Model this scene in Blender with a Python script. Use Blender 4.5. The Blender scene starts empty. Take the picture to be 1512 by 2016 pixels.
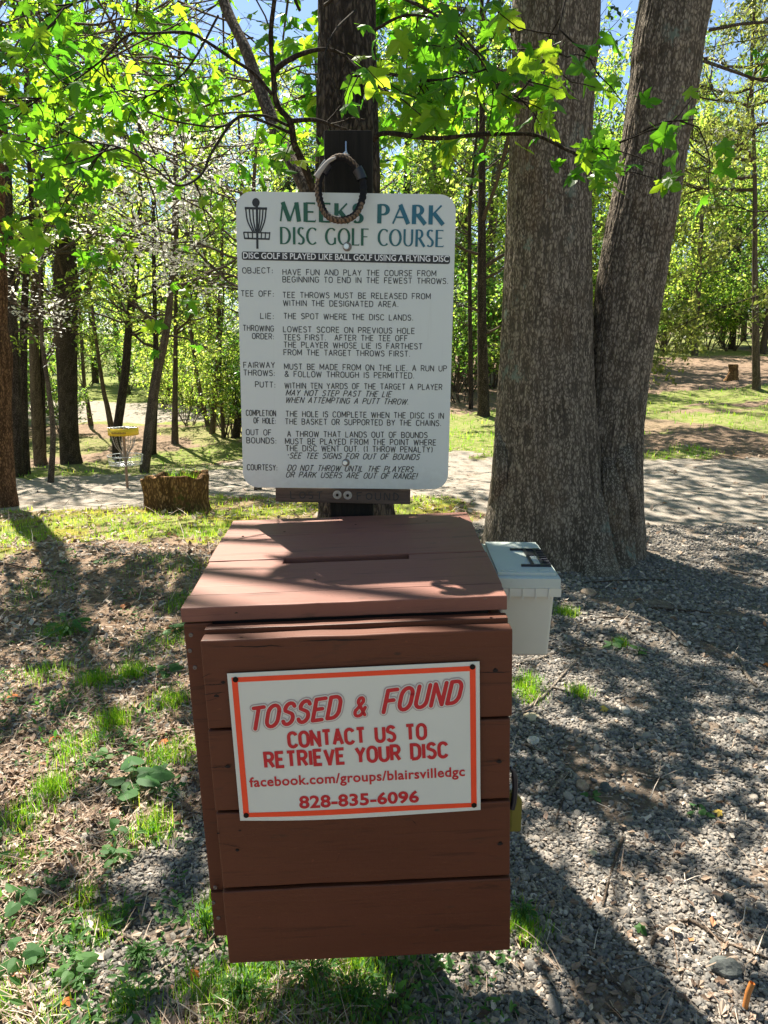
import bpy, bmesh, math, random
import numpy as np
from mathutils import Vector, Matrix, Euler
rng = np.random.default_rng(7); random.seed(7)
sc = bpy.context.scene; COL = sc.collection
PI = math.pi
# ------------------------------------------------------------ camera, sky, sun
FPX, PIT, H = 1450.0, math.radians(12.2), 1.55
cam = bpy.data.objects.new('camera', bpy.data.cameras.new('camera')); COL.objects.link(cam)
cam.location = (0, 0, H); cam.rotation_euler = (PI/2 - PIT, 0, 0)
cam.data.sensor_fit = 'VERTICAL'; cam.data.sensor_height = 24; cam.data.lens = FPX/2016*24
cam.data.clip_end = 1500; cam.data.clip_start = .02
sc.camera = cam
SEL, SAZ = math.radians(56), math.radians(28)           # sun elevation, degrees left of straight ahead
S = np.array([-math.sin(SAZ)*math.cos(SEL), math.cos(SAZ)*math.cos(SEL), math.sin(SEL)])
w = bpy.data.worlds.new('World'); sc.world = w; w.use_nodes = True
nt = w.node_tree; sky = nt.nodes.new('ShaderNodeTexSky'); sky.sky_type = 'NISHITA'; sky.sun_disc = False; sky.dust_density = .3; sky.ozone_density = 2.0
sky.sun_elevation = SEL; sky.sun_rotation = -SAZ
nt.links.new(sky.outputs[0], nt.nodes['Background'].inputs[0]); nt.nodes['Background'].inputs[1].default_value = .055
sun = bpy.data.objects.new('sun', bpy.data.lights.new('sun', 'SUN')); COL.objects.link(sun)
sun.data.energy = 5.0; sun.data.angle = math.radians(.5); sun.data.color = (1, .93, .80)
sun.rotation_euler = Vector(S).to_track_quat('Z', 'Y').to_euler()
sc.view_settings.view_transform = 'Standard'; sc.view_settings.look = 'None'; sc.view_settings.gamma = 1
sc.view_settings.exposure = 1.78
sc.cycles.max_bounces = 8; sc.cycles.transmission_bounces = 6; sc.cycles.diffuse_bounces = 4
sc.cycles.caustics_reflective = False; sc.cycles.caustics_refractive = False
sc.cycles.sample_clamp_indirect = 6

# ------------------------------------------------------------ helpers
CP, SP = math.cos(PIT), math.sin(PIT)
def ray(px, py):
    x, y = (px-756)/FPX, -(py-1008)/FPX
    return np.array([x, CP+y*SP, -SP+y*CP])
def U(px, py, Y):
    r = ray(px, py); return np.array([0, 0, H]) + r*(Y/r[1])
def proj(X, Y, Z):
    z = Z-H; zc = Y*CP - z*SP; yc = Y*SP + z*CP
    zc = np.where(zc < .05, .05, zc)
    return 756+FPX*X/zc, 1008-FPX*yc/zc, zc
def zcof(P): return P[1]*CP-(P[2]-H)*SP
def hsh(i, j, k):
    x = np.sin(i*127.1+j*311.7+k*74.7)*43758.5453
    return x-np.floor(x)
def vn(x, y, z=0.0):
    x, y, z = np.broadcast_arrays(np.asarray(x, float), y, z)
    i, j, k = np.floor(x), np.floor(y), np.floor(z); u, v, w_ = x-i, y-j, z-k
    u, v, w_ = u*u*(3-2*u), v*v*(3-2*v), w_*w_*(3-2*w_)
    def L(a, b, t): return a+(b-a)*t
    a = L(L(hsh(i, j, k), hsh(i+1, j, k), u), L(hsh(i, j+1, k), hsh(i+1, j+1, k), u), v)
    b = L(L(hsh(i, j, k+1), hsh(i+1, j, k+1), u), L(hsh(i, j+1, k+1), hsh(i+1, j+1, k+1), u), v)
    return L(a, b, w_)
def fbm(x, y, z=0.0, o=4):
    s, a = 0, .5
    for q in range(o):
        s = s+a*vn(x, y, z); x, y, z = x*2.03+7.1, y*2.03+3.3, np.asarray(z)*2.03+1.7; a *= .5
    return s
def sstep(t): t = np.clip(t, 0, 1); return t*t*(3-2*t)
def norm(a): return a/np.maximum(np.linalg.norm(a, axis=-1, keepdims=True), 1e-9)

YL = np.array([0, 3.5, 8, 13, 17, 22, 28, 40, 80, 150, 400.]); ZL = np.array([0, 0, -.2, -.82, -1.2, -1.75, -1.35, -1.1, -.5, 2, 12.])
YR = np.array([0, 12, 20, 35, 60, 100, 200, 400.]); ZR = np.array([0, 0, .12, .75, 2.2, 4.5, 12, 20.])
_yy = np.linspace(0, 400, 4001)
def _sm(a, b):
    z = np.interp(_yy, a, b); k = np.ones(15)/15; zz = np.convolve(np.pad(z, 7, mode='edge'), k, 'valid'); return zz
TL, TR = _sm(YL, ZL), _sm(YR, ZR)
def Z0(X, Y):
    Yc = np.clip(Y, 0, 399); u = X/np.maximum(Y, .8)
    L = sstep((.05-u)/.2)
    return L*np.interp(Yc, _yy, TL)+(1-L)*np.interp(Yc, _yy, TR)
def Zg(X, Y):
    X = np.asarray(X, float); Y = np.asarray(Y, float)
    z = Z0(X, Y)+(fbm(X*.9, Y*.9, 3.3, 4)-.47)*.10*np.clip(Y/4, .5, 4)
    bank = np.exp(-((Y-5.4-.25*np.sin(X*1.7))/.55)**2)*sstep((-.2-X)/1.2)*.13
    dip = np.exp(-((Y-4.2)/.7)**2)*sstep((-.2-X)/1.0)*.07
    return z+bank-dip
def G(px, py, dz=0.0):
    r = ray(px, py); t = np.geomspace(.8, 350, 4000)
    P = r[None]*t[:, None]+np.array([0, 0, H])
    d = P[:, 2]-Zg(P[:, 0], P[:, 1]); k = np.argmax(d < 0)
    if k == 0: k = 3999
    q = P[k].copy(); q[2] = float(Zg(q[0], q[1]))+dz
    return q

# geometry collector
class Geo:
    def __init__(s): s.v = []; s.f = []; s.r = []; s.n = 0
    def add(s, V, F, rnd=None):
        V = np.asarray(V, float).reshape(-1, 3); F = np.asarray(F, int)
        s.v.append(V); s.f.append(F+s.n)
        s.r.append(np.broadcast_to(np.asarray(0.5 if rnd is None else rnd, float), (len(V),))); s.n += len(V)
    def mesh(s, name, mat, smooth=False):
        me = bpy.data.meshes.new(name)
        if s.n == 0: return me
        V = np.concatenate(s.v); R = np.concatenate(s.r)
        lv = np.concatenate([f.ravel() for f in s.f])
        sz = np.concatenate([np.full(len(f), f.shape[1]) for f in s.f])
        st = np.concatenate([[0], np.cumsum(sz)[:-1]])
        me.vertices.add(len(V)); me.vertices.foreach_set('co', V.ravel())
        me.loops.add(len(lv)); me.loops.foreach_set('vertex_index', lv)
        me.polygons.add(len(sz)); me.polygons.foreach_set('loop_start', st)
        me.polygons.foreach_set('use_smooth', np.full(len(sz), smooth))
        a = me.attributes.new('rnd', 'FLOAT', 'POINT'); a.data.foreach_set('value', R)
        me.update(calc_edges=True); me.validate()
        if mat: me.materials.append(mat)
        return me
    def build(s, name, mat, parent=None, smooth=False):
        o = bpy.data.objects.new(name, s.mesh(name, mat, smooth)); COL.objects.link(o)
        if parent: o.parent = parent
        return o
def empty(name, loc=(0, 0, 0), rot=None):
    o = bpy.data.objects.new(name, None); COL.objects.link(o); o.location = loc; o.empty_display_size = .1
    if rot: o.rotation_euler = rot
    return o
def tag(o, label, cat, group=None):
    o['label'] = label; o['category'] = cat
    if group: o['group'] = group
    return o
def copy_tree(o, parent=None):
    c = o.copy(); COL.objects.link(c); c.parent = parent
    for ch in [x for x in o.children]: copy_tree(ch, c)
    return c

def tube(pts, rad, seg=8, cap=True):
    P = np.asarray(pts, float); n = len(P); rad = np.broadcast_to(np.asarray(rad, float), (n,))
    T = norm(np.gradient(P, axis=0)); ref = np.array([0, 0, 1.]) if abs(T[0][2]) < .9 else np.array([1., 0, 0])
    N = np.zeros_like(P); a = norm(np.cross(T[0], ref)); N[0] = a
    for i in range(1, n):
        a = a-T[i]*np.dot(a, T[i]); a = a/max(np.linalg.norm(a), 1e-9); N[i] = a
    B = np.cross(T, N); th = np.linspace(0, 2*PI, seg, endpoint=False)
    V = P[:, None]+rad[:, None, None]*(np.cos(th)[None, :, None]*N[:, None]+np.sin(th)[None, :, None]*B[:, None])
    V = V.reshape(-1, 3); i = np.arange(n-1)[:, None]*seg; j = np.arange(seg)[None]; j2 = (j+1) % seg
    F = np.stack([i+j, i+j2, i+seg+j2, i+seg+j], -1).reshape(-1, 4)
    return V, F
def cr(pts, n):
    """smooth resample"""
    P = np.asarray(pts, float); m = len(P); t = np.linspace(0, m-1, n); out = []
    Q = np.vstack([2*P[0]-P[1], P, 2*P[-1]-P[-2]])
    for u in t:
        k = min(int(u), m-2); f = u-k; a, b, c, d = Q[k], Q[k+1], Q[k+2], Q[k+3]
        out.append(.5*((2*b)+(-a+c)*f+(2*a-5*b+4*c-d)*f*f+(-a+3*b-3*c+d)*f**3))
    return np.array(out)
def inst(TV, TF, pos, R, s):
    """R: N,3,3 columns are x,y,z axes"""
    N = len(pos); V = np.einsum('nij,kj->nki', R, TV)*np.asarray(s).reshape(-1, 1, 1)+pos[:, None]
    F = (TF[None]+(np.arange(N)*len(TV))[:, None, None]).reshape(-1, TF.shape[1])
    return V.reshape(-1, 3), F
def frames(tip, nrm):
    y = norm(tip); x = norm(np.cross(y, nrm)); z = np.cross(x, y)
    return np.stack([x, y, z], -1)
def rdir(n): return norm(rng.normal(size=(n, 3)))
def box_v(x0, x1, y0, y1, z0, z1):
    V = [(x, y, z) for z in (z0, z1) for y in (y0, y1) for x in (x0, x1)]
    F = [(0, 2, 3, 1), (4, 5, 7, 6), (0, 1, 5, 4), (2, 6, 7, 3), (0, 4, 6, 2), (1, 3, 7, 5)]
    return V, F
def bevbox(g, x0, x1, y0, y1, z0, z1, b=.003, seg=2, rnd=.5, jit=0.0, nsub=0, axis=0):
    bm = bmesh.new(); V, F = box_v(x0, x1, y0, y1, z0, z1)
    vs = [bm.verts.new(v) for v in V]
    for f in F: bm.faces.new([vs[i] for i in f])
    if nsub:
        es = [e for e in bm.edges if abs((e.verts[0].co-e.verts[1].co)[axis]) > 1e-6]
        bmesh.ops.subdivide_edges(bm, edges=es, cuts=nsub, use_grid_fill=True)
    es = [e for e in bm.edges if len(e.link_faces) == 2 and e.calc_face_angle(0) > .5]
    bmesh.ops.bevel(bm, geom=es, offset=b, segments=seg, profile=.6, affect='EDGES')
    if jit:
        for v in bm.verts:
            c = v.co; n = fbm(c.x*31+5, c.y*31+9, c.z*31+2, 2)-.4
            n2 = fbm(c.x*9+1, c.y*9+2, c.z*9+rnd*50, 2)-.4
            d = Vector((hsh(c.x*50//1, 1, 2)-.5, n2, n))*0
            for ax in (0, 1, 2):
                if ax != axis: v.co[ax] += jit*(fbm(c[axis]*11+ax*7, c.y*20+rnd*9, c.z*20, 2)-.375)*2
    add_bm(g, bm, rnd)
def add_bm(g, bm, rnd=.5):
    bm.verts.index_update(); V = np.array([v.co[:] for v in bm.verts]); by = {}
    for f in bm.faces: by.setdefault(len(f.verts), []).append([v.index for v in f.verts])
    if len(V) == 0: return
    first = True
    n0 = g.n; g.v.append(V); g.r.append(np.full(len(V), rnd)); g.n += len(V)
    for k, fl in by.items(): g.f.append(np.array(fl)+n0)
    bm.free()
def lathe(prof, seg=24, c=(0, 0, 0)):
    P = np.array(prof, float); th = np.linspace(0, 2*PI, seg, endpoint=False)
    V = np.stack([P[:, 0, None]*np.cos(th)+c[0], P[:, 0, None]*np.sin(th)+c[1], np.repeat(P[:, 1, None], seg, 1)+c[2]], -1).reshape(-1, 3)
    i = np.arange(len(P)-1)[:, None]*seg; j = np.arange(seg)[None]; j2 = (j+1) % seg
    return V, np.stack([i+j, i+j2, i+seg+j2, i+seg+j], -1).reshape(-1, 4)

# ------------------------------------------------------------ materials
class NT:
    def __init__(s, name):
        s.m = bpy.data.materials.new(name); s.m.use_nodes = True; s.t = s.m.node_tree; s.n = s.t.nodes
        s.b = s.n['Principled BSDF']; s.out = s.n['Material Output']
    def N(s, typ, **k):
        n = s.n.new('ShaderNode'+typ)
        for a, v in k.items():
            if hasattr(n, a): setattr(n, a, v)
        return n
    def L(s, a, b): s.t.links.new(a, b)
    def coord(s, scale=(1, 1, 1), out='Object', rot=(0, 0, 0)):
        c = s.N('TexCoord'); m = s.N('Mapping'); m.inputs['Scale'].default_value = scale; m.inputs['Rotation'].default_value = rot
        s.L(c.outputs[out], m.inputs[0]); return m.outputs[0]
    def noise(s, co, scale, det=4, rough=.55, dist=0):
        n = s.N('TexNoise'); n.inputs['Scale'].default_value = scale; n.inputs['Detail'].default_value = det
        n.inputs['Roughness'].default_value = rough; n.inputs['Distortion'].default_value = dist; s.L(co, n.inputs['Vector']); return n.outputs[0]
    def voro(s, co, scale, feat='F1', out=0, rand=1):
        n = s.N('TexVoronoi', feature=feat); n.inputs['Scale'].default_value = scale; n.inputs['Randomness'].default_value = rand
        s.L(co, n.inputs['Vector']); return n.outputs[out]
    def ramp(s, f, stops, interp='LINEAR'):
        r = s.N('ValToRGB'); r.color_ramp.interpolation = interp; e = r.color_ramp.elements
        while len(e) < len(stops): e.new(.5)
        for el, (p, c) in zip(e, stops): el.position = p; el.color = (*c, 1) if len(c) == 3 else c
        s.L(f, r.inputs[0]); return r.outputs[0]
    def mix(s, f, a, b, mode='MIX'):
        m = s.N('Mix', data_type='RGBA', blend_type=mode)
        for sock, v in ((m.inputs[0], f), (m.inputs[6], a), (m.inputs[7], b)):
            if isinstance(v, (int, float)): sock.default_value = v
            elif isinstance(v, tuple): sock.default_value = (*v, 1)
            else: s.L(v, sock)
        return m.outputs[2]
    def math(s, op, a, b=0.0):
        m = s.N('Math', operation=op)
        for sock, v in ((m.inputs[0], a), (m.inputs[1], b)):
            if isinstance(v, (int, float)): sock.default_value = v
            else: s.L(v, sock)
        return m.outputs[0]
    def attr(s, name, out=2):
        a = s.N('Attribute'); a.attribute_name = name; return a.outputs[out]
    def bump(s, h, strength=.5, dist=.01, prev=None):
        b = s.N('Bump'); b.inputs['Strength'].default_value = strength; b.inputs['Distance'].default_value = dist
        s.L(h, b.inputs['Height'])
        if prev is not None: s.L(prev, b.inputs['Normal'])
        return b.outputs[0]
    def fin(s, col=None, rough=None, nrm=None, spec=None, metal=None):
        for k, v in (('Base Color', col), ('Roughness', rough), ('Normal', nrm), ('Specular IOR Level', spec), ('Metallic', metal)):
            if v is None: continue
            if isinstance(v, (int, float)): s.b.inputs[k].default_value = v
            elif isinstance(v, tuple): s.b.inputs[k].default_value = (*v, 1)
            else: s.L(v, s.b.inputs[k])
        return s.m
def flat_mat(name, col, rough=.5, metal=0, spec=.5, var=.12, vscale=30):
    t = NT(name); co = t.coord(); n = t.noise(co, vscale, 4)
    c = t.mix(n, tuple(x*(1-var) for x in col), tuple(min(1, x*(1+var)) for x in col))
    return t.fin(c, rough, None, spec, metal)
def leaf_mat(name, stops, tstops, mixf=.5, rough=.4):
    t = NT(name); r = t.attr('rnd'); c = t.ramp(r, stops); tc = t.ramp(r, tstops)
    t.fin(c, rough, None, .35)
    tr = t.N('BsdfTranslucent'); t.L(tc, tr.inputs[0]); ms = t.N('MixShader'); ms.inputs[0].default_value = mixf
    t.L(t.b.outputs[0], ms.inputs[1]); t.L(tr.outputs[0], ms.inputs[2]); t.L(ms.outputs[0], t.out.inputs[0]); return t.m
def bark_mat(name, dark, light, sc_=(14, 14, 3), lichen=None, warm=None, depth=.02, strength=.8):
    t = NT(name); k = sc_[0]/14; co = t.coord((k, k, k*.28)); n = t.noise(co, 30, 6, .62, .8); m2 = t.noise(t.coord((k, k, k*.45)), 75, 4, .7, .3); big = t.noise(t.coord((1, 1, .5)), 3.5, 3)
    dn = t.N('TexNoise'); dn.inputs['Scale'].default_value = 26; dn.inputs['Detail'].default_value = 3; t.L(co, dn.inputs['Vector']); av = t.N('VectorMath', operation='MULTIPLY_ADD'); t.L(dn.outputs[1], av.inputs[0]); av.inputs[1].default_value = (.05, .05, .05); t.L(t.coord((k, k, k*.42)), av.inputs[2])
    ve = t.ramp(t.voro(av.outputs[0], 42, 'DISTANCE_TO_EDGE'), [(0, (0, 0, 0)), (.30, (1, 1, 1))]); v2 = t.ramp(t.voro(av.outputs[0], 95, 'DISTANCE_TO_EDGE'), [(0, (0, 0, 0)), (.35, (1, 1, 1))])
    hh = t.math('ADD', t.math('MULTIPLY', t.math('ADD', t.math('MULTIPLY', n, .65), t.math('MULTIPLY', m2, .35)), .60), t.math('ADD', t.math('MULTIPLY', ve, .28), t.math('MULTIPLY', v2, .10))); r = t.attr('rnd')
    hh2 = t.math('ADD', t.math('MULTIPLY', hh, .75), t.math('MULTIPLY', r, .25))
    c = t.ramp(hh2, [(.36, tuple(x*.3 for x in dark)), (.47, dark), (.63, light)]); c = t.mix(t.math('MULTIPLY', big, .5), c, tuple(x*.6 for x in light))
    if warm:
        wn = t.noise(t.coord((1, 1, .5)), 2.2, 5, .65); c = t.mix(t.ramp(wn, [(.55, (0, 0, 0)), (.70, (.55, .55, .55))]), c, t.mix(hh, tuple(x*.3 for x in warm), warm))
    if lichen:
        ln = t.noise(t.coord((1, 1, 1)), 4.5, 8, .75); l2 = t.noise(t.coord((1, 1, .6)), 1.3, 2); lf = t.math('MULTIPLY', t.ramp(ln, [(.56, (0, 0, 0)), (.62, (1, 1, 1))]), t.ramp(l2, [(.55, (0, 0, 0)), (.62, (.8, .8, .8))])); c = t.mix(lf, c, lichen)
    return t.fin(c, .95, t.bump(hh, strength, depth), .12)

M = {}
# brown painted planks
def paint_mat(name, base, seedoff=0.0, dirt=.5):
    t = NT(name); co = t.coord((1, 1, 1)); rnd = t.attr('rnd')
    ofs = t.N('Combine'+'XYZ'); t.L(t.math('MULTIPLY', rnd, 13.0), ofs.inputs[1]); t.L(t.math('MULTIPLY', rnd, 5.0), ofs.inputs[0])
    ad = t.N('VectorMath', operation='ADD'); t.L(co, ad.inputs[0]); t.L(ofs.outputs[0], ad.inputs[1])
    mp = t.N('Mapping'); mp.inputs['Scale'].default_value = (2.2, 34, 34); t.L(ad.outputs[0], mp.inputs[0])
    grain = t.noise(mp.outputs[0], 2.2, 8, .62, .5)
    mp2 = t.N('Mapping'); mp2.inputs['Scale'].default_value = (1.2, 9, 9); t.L(ad.outputs[0], mp2.inputs[0])
    broad = t.noise(mp2.outputs[0], 2.0, 4, .6)
    spots = t.noise(ad.outputs[0], 95, 3, .6)
    c = t.mix(broad, tuple(x*.72 for x in base), tuple(x*1.22 for x in base))
    c = t.mix(t.ramp(grain, [(.34, (.75, .75, .75)), (.42, (0, 0, 0))]), c, tuple(x*.45 for x in base))
    c = t.mix(t.ramp(spots, [(.70, (0, 0, 0)), (.76, (.55, .55, .55))]), c, (base[0]*2.0, base[1]*2.1, base[2]*2.2))
    kn = t.voro(t.coord((2.0, 4, 4.2)), 3.4); 
    c = t.mix(t.ramp(kn, [(.030, (.9, .9, .9)), (.06, (0, 0, 0))]), c, (.02, .012, .008))
    wear = t.noise(t.coord((1.5, 6, 6)), 7, 5, .7)
    c = t.mix(t.ramp(wear, [(.60, (0, 0, 0)), (.70, (.6, .6, .6))]), c, (.035, .020, .012)); w3 = t.noise(t.coord((3, 22, 22)), 9, 6, .75); c = t.mix(t.ramp(w3, [(.66, (0, 0, 0)), (.70, (.5, .5, .5))]), c, (base[0]*2.4, base[1]*3, base[2]*3.4)); fd = t.noise(t.coord((2, 2, 2)), 3, 3); c = t.mix(t.math('MULTIPLY', fd, .35), c, (base[0]*1.5, base[1]*1.9, base[2]*2.2))
    nb = t.bump(grain, .35, .0025); nb = t.bump(spots, .12, .001, nb)
    rr = t.ramp(broad, [(.2, (.44, .44, .44)), (.8, (.62, .62, .62))])
    return t.fin(c, rr, nb, .3)
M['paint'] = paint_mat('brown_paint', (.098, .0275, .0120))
M['sunlitpaint'] = paint_mat('brown_paint_sunlit_lid', (.195, .074, .050))  # the door's brown made paler, with sun and sheen put into the colour
def wood_old(name, d, l):
    t = NT(name); co = t.coord((3, 40, 40)); n = t.noise(co, 1.5, 8, .65, .8)
    return t.fin(t.ramp(n, [(.3, d), (.7, l)]), .85, t.bump(n, .5, .004), .25)
M['post'] = NT('dark_post_wood'); _t = M['post']; _n = _t.noise(_t.coord((40, 40, 3)), 1.5, 8, .65, .5)
_w = _t.noise(_t.coord((1, 1, .6)), 12, 3)
M['post'] = _t.fin(_t.mix(_t.ramp(_w, [(.6, (0, 0, 0)), (.7, (.6, .6, .6))]), _t.ramp(_n, [(.3, (.006, .006, .005)), (.75, (.022, .019, .015))]), (.05, .028, .015)), .85, _t.bump(_n, .5, .004), .2)
M['board'] = wood_old('weathered_board', (.035, .026, .021), (.14, .10, .080))
# sign face
def signface():
    t = NT('white_sign_face'); co = t.coord(); n = t.noise(co, 3, 4); n2 = t.noise(t.coord((1, 1, 1)), 60, 5, .7)
    sep = t.N('SeparateXYZ'); t.L(co, sep.inputs[0])
    low = t.math('MULTIPLY', t.math('SUBTRACT', -.60, sep.outputs[2]), 7.0)
    low = t.math('ADD', low, t.math('SUBTRACT', n2, .5)); lowm = t.ramp(low, [(.25, (0, 0, 0)), (1, (.35, .35, .35))])
    c = t.mix(n, (.54, .59, .57), (.62, .65, .62)); c = t.mix(lowm, c, (.25, .25, .22))
    c = t.mix(t.ramp(n2, [(.70, (0, 0, 0)), (.75, (.25, .25, .25))]), c, (.3, .3, .28))
    st = t.noise(t.coord((55, 1, 2.2)), 1.0, 6, .7); c = t.mix(t.ramp(st, [(.60, (0, 0, 0)), (.78, (.30, .30, .30))]), c, (.36, .36, .33)); sc2 = t.noise(t.coord((9, 1, 60), rot=(0, .5, 0)), 2.0, 5, .7); c = t.mix(t.ramp(sc2, [(.70, (0, 0, 0)), (.73, (.35, .35, .35))]), c, (.35, .37, .37))
    return t.fin(c, .38, t.bump(n, .15, .01), .5)
M['sign'] = signface()
M['plate'] = flat_mat('white_vinyl', (.64, .64, .58), .3, 0, .5, .05, 6)
M['red'] = flat_mat('red_ink', (.52, .012, .02), .4); M['orange'] = flat_mat('orange_red_border', (.85, .06, .012), .4)
M['greyink'] = flat_mat('grey_ink', (.42, .33, .32), .4)
M['black'] = flat_mat('black_ink', (.012, .013, .015), .45); M['white'] = flat_mat('white_ink', (.75, .76, .76), .45)
def greenink():
    t = NT('green_lettering'); co = t.coord(); sep = t.N('SeparateXYZ'); t.L(co, sep.inputs[0])
    n = t.math('ADD', t.math('MULTIPLY', sep.outputs[0], 2.6), t.math('MULTIPLY', sep.outputs[2], 1.5))
    n = t.math('ADD', n, t.math('MULTIPLY', t.noise(co, 8, 2), .3))
    return t.fin(t.ramp(n, [(.12, (.004, .085, .045)), (.45, (.006, .11, .17))]), .4)
M['green'] = greenink()
M['steel'] = flat_mat('galvanised_steel', (.55, .56, .56), .35, 1); M['bolt'] = flat_mat('bolt_head', (.62, .68, .70), .35, .6)
M['washer'] = flat_mat('dull_washer', (.34, .32, .29), .55, .3, .4, .25, 60); M['rust'] = flat_mat('rusty_washer', (.20, .17, .15), .6, .6, .5, .4, 80); M['darkmetal'] = flat_mat('dark_screw', (.022, .015, .011), .9, 0, .1)
M['blackplastic'] = flat_mat('black_plastic', (.012, .013, .022), .35); M['olive'] = flat_mat('olive_yellow_plastic', (.15, .125, .012), .5)
def binmat(name, c0, c1):
    t = NT(name); co = t.coord(); n = t.noise(co, 9, 4); n2 = t.noise(co, 70, 5, .75)
    st = t.noise(t.coord((60, 60, 4)), 1.2, 5, .7)
    c = t.mix(n, c0, c1); c = t.mix(t.ramp(n2, [(.66, (0, 0, 0)), (.74, (.6, .6, .6))]), c, (.10, .09, .07))
    c = t.mix(t.ramp(st, [(.62, (0, 0, 0)), (.8, (.35, .35, .35))]), c, (.25, .22, .17))
    t.fin(c, .35, None, .5); t.b.inputs['Subsurface Weight'].default_value = .0; return t.m
M['bin'] = binmat('milky_plastic', (.54, .53, .46), (.63, .62, .55)); M['binlid'] = binmat('pale_green_plastic', (.40, .45, .41), (.52, .56, .52))
M['yellow'] = flat_mat('yellow_band', (.80, .52, .01), .4, 0, .5, .05)
M['chain'] = flat_mat('chain_steel', (.35, .32, .29), .45, .8)
M['pole'] = flat_mat('rusty_pole', (.30, .20, .13), .6, .2, .5, .3)
M['bark_big'] = bark_mat('grey_brown_bark', (.070, .055, .042), (.34, .285, .225), (19, 19, 4), (.16, .21, .18), (.20, .13, .075), .018, .7)
M['bark_dark'] = bark_mat('dark_bark', (.026, .020, .016), (.12, .092, .070), (16, 16, 4), None, None, .02, .9)
M['bark_red'] = bark_mat('red_brown_bark', (.05, .026, .015), (.24, .135, .078), (16, 16, 3.5), None, None, .02, .9)
M['bark_mid'] = bark_mat('brown_grey_bark', (.055, .040, .029), (.22, .17, .125), (22, 22, 7), (.13, .16, .12), None, .01, .6)
M['twig'] = bark_mat('twig_bark', (.025, .019, .014), (.085, .065, .048), (30, 30, 12), None, None, .003, .4)
M['stick'] = bark_mat('dead_stick', (.13, .10, .075), (.42, .36, .30), (30, 30, 12), None, None, .003, .6)
M['stickdark'] = bark_mat('dark_dead_stick', (.05, .036, .026), (.17, .13, .10), (30, 30, 12), None, None, .003, .6)
M['stump'] = bark_mat('rotten_stump_wood', (.07, .034, .015), (.46, .26, .12), (10, 10, 4), (.07, .085, .02), (.32, .15, .05), .03, 1)
g1 = [(0, (.030, .085, .010)), (.5, (.05, .12, .012)), (1, (.09, .15, .02))]
M['maple'] = leaf_mat('maple_leaf', [(0, (.028, .085, .012)), (.6, (.05, .13, .014)), (1, (.10, .17, .02))], [(0, (.05, .24, .012)), (.5, (.20, .52, .018)), (.85, (.50, .72, .03)), (1, (.80, .85, .06))], .58, .36)
M['leafy'] = leaf_mat('spring_leaf', [(0, (.035, .085, .018)), (.6, (.07, .14, .03)), (1, (.14, .19, .05))], [(0, (.14, .36, .03)), (.5, (.50, .70, .07)), (1, (.92, .90, .22))], .60, .40)
M['leafmid'] = leaf_mat('mid_green_leaf', [(0, (.02, .055, .016)), (.6, (.04, .10, .025)), (1, (.09, .14, .04))], [(0, (.07, .26, .03)), (.5, (.28, .54, .06)), (1, (.68, .78, .12))], .56, .38)
M['pine'] = leaf_mat('dark_needles', [(0, (.010, .030, .014)), (.6, (.022, .052, .022)), (1, (.05, .08, .03))], [(0, (.02, .07, .02)), (1, (.08, .15, .04))], .3, .5)
M['hemlock'] = leaf_mat('olive_needles', [(0, (.03, .042, .014)), (.6, (.06, .075, .024)), (1, (.12, .12, .04))], [(0, (.12, .18, .03)), (.6, (.35, .42, .07)), (1, (.6, .62, .14))], .5, .5)
M['blossom'] = leaf_mat('white_blossom', [(0, (.70, .68, .58)), (1, (.86, .84, .80))], [(0, (.75, .72, .62)), (1, (.9, .87, .82))], .5, .5)
M['grass'] = leaf_mat('grass_blade', [(0, (.05, .12, .012)), (.5, (.09, .17, .015)), (1, (.30, .28, .05))], [(0, (.12, .38, .02)), (.5, (.34, .66, .02)), (1, (.80, .76, .08))], .55, .5)
M['weed'] = leaf_mat('weed_leaf', [(0, (.03, .10, .025)), (1, (.07, .16, .04))], [(0, (.06, .26, .03)), (1, (.26, .52, .06))], .4, .65)
M['litter'] = leaf_mat('leaf_litter', [(0, (.06, .035, .022)), (.35, (.24, .155, .105)), (.7, (.46, .35, .26)), (.93, (.68, .59, .50)), (1, (.42, .14, .03))], [(0, (.10, .05, .02)), (1, (.35, .22, .12))], .2, .65)
def stone():
    t = NT('gravel_stone'); r = t.attr('rnd'); n = t.noise(t.coord(), 260, 3, .6)
    c = t.ramp(r, [(0, (.028, .028, .029)), (.25, (.075, .066, .057)), (.55, (.175, .142, .112)), (.8, (.34, .28, .22)), (.94, (.55, .49, .42)), (1, (.34, .18, .10))])
    return t.fin(t.mix(.35, c, t.mix(n, (.05, .05, .05), (.5, .48, .45))), .8, None, .3)
M['stone'] = stone()
def rock_mat(name, a, b):
    t = NT(name); n = t.noise(t.coord(), 28, 6, .65); return t.fin(t.ramp(n, [(.3, a), (.7, b)]), .8, t.bump(n, .6, .01), .3)
M['rockdark'] = rock_mat('dark_rock', (.03, .035, .035), (.12, .13, .12)); M['rocktan'] = rock_mat('tan_rock', (.16, .10, .06), (.42, .32, .24))
M['rockpale'] = rock_mat('pale_rock', (.30, .26, .22), (.62, .57, .50))
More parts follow.
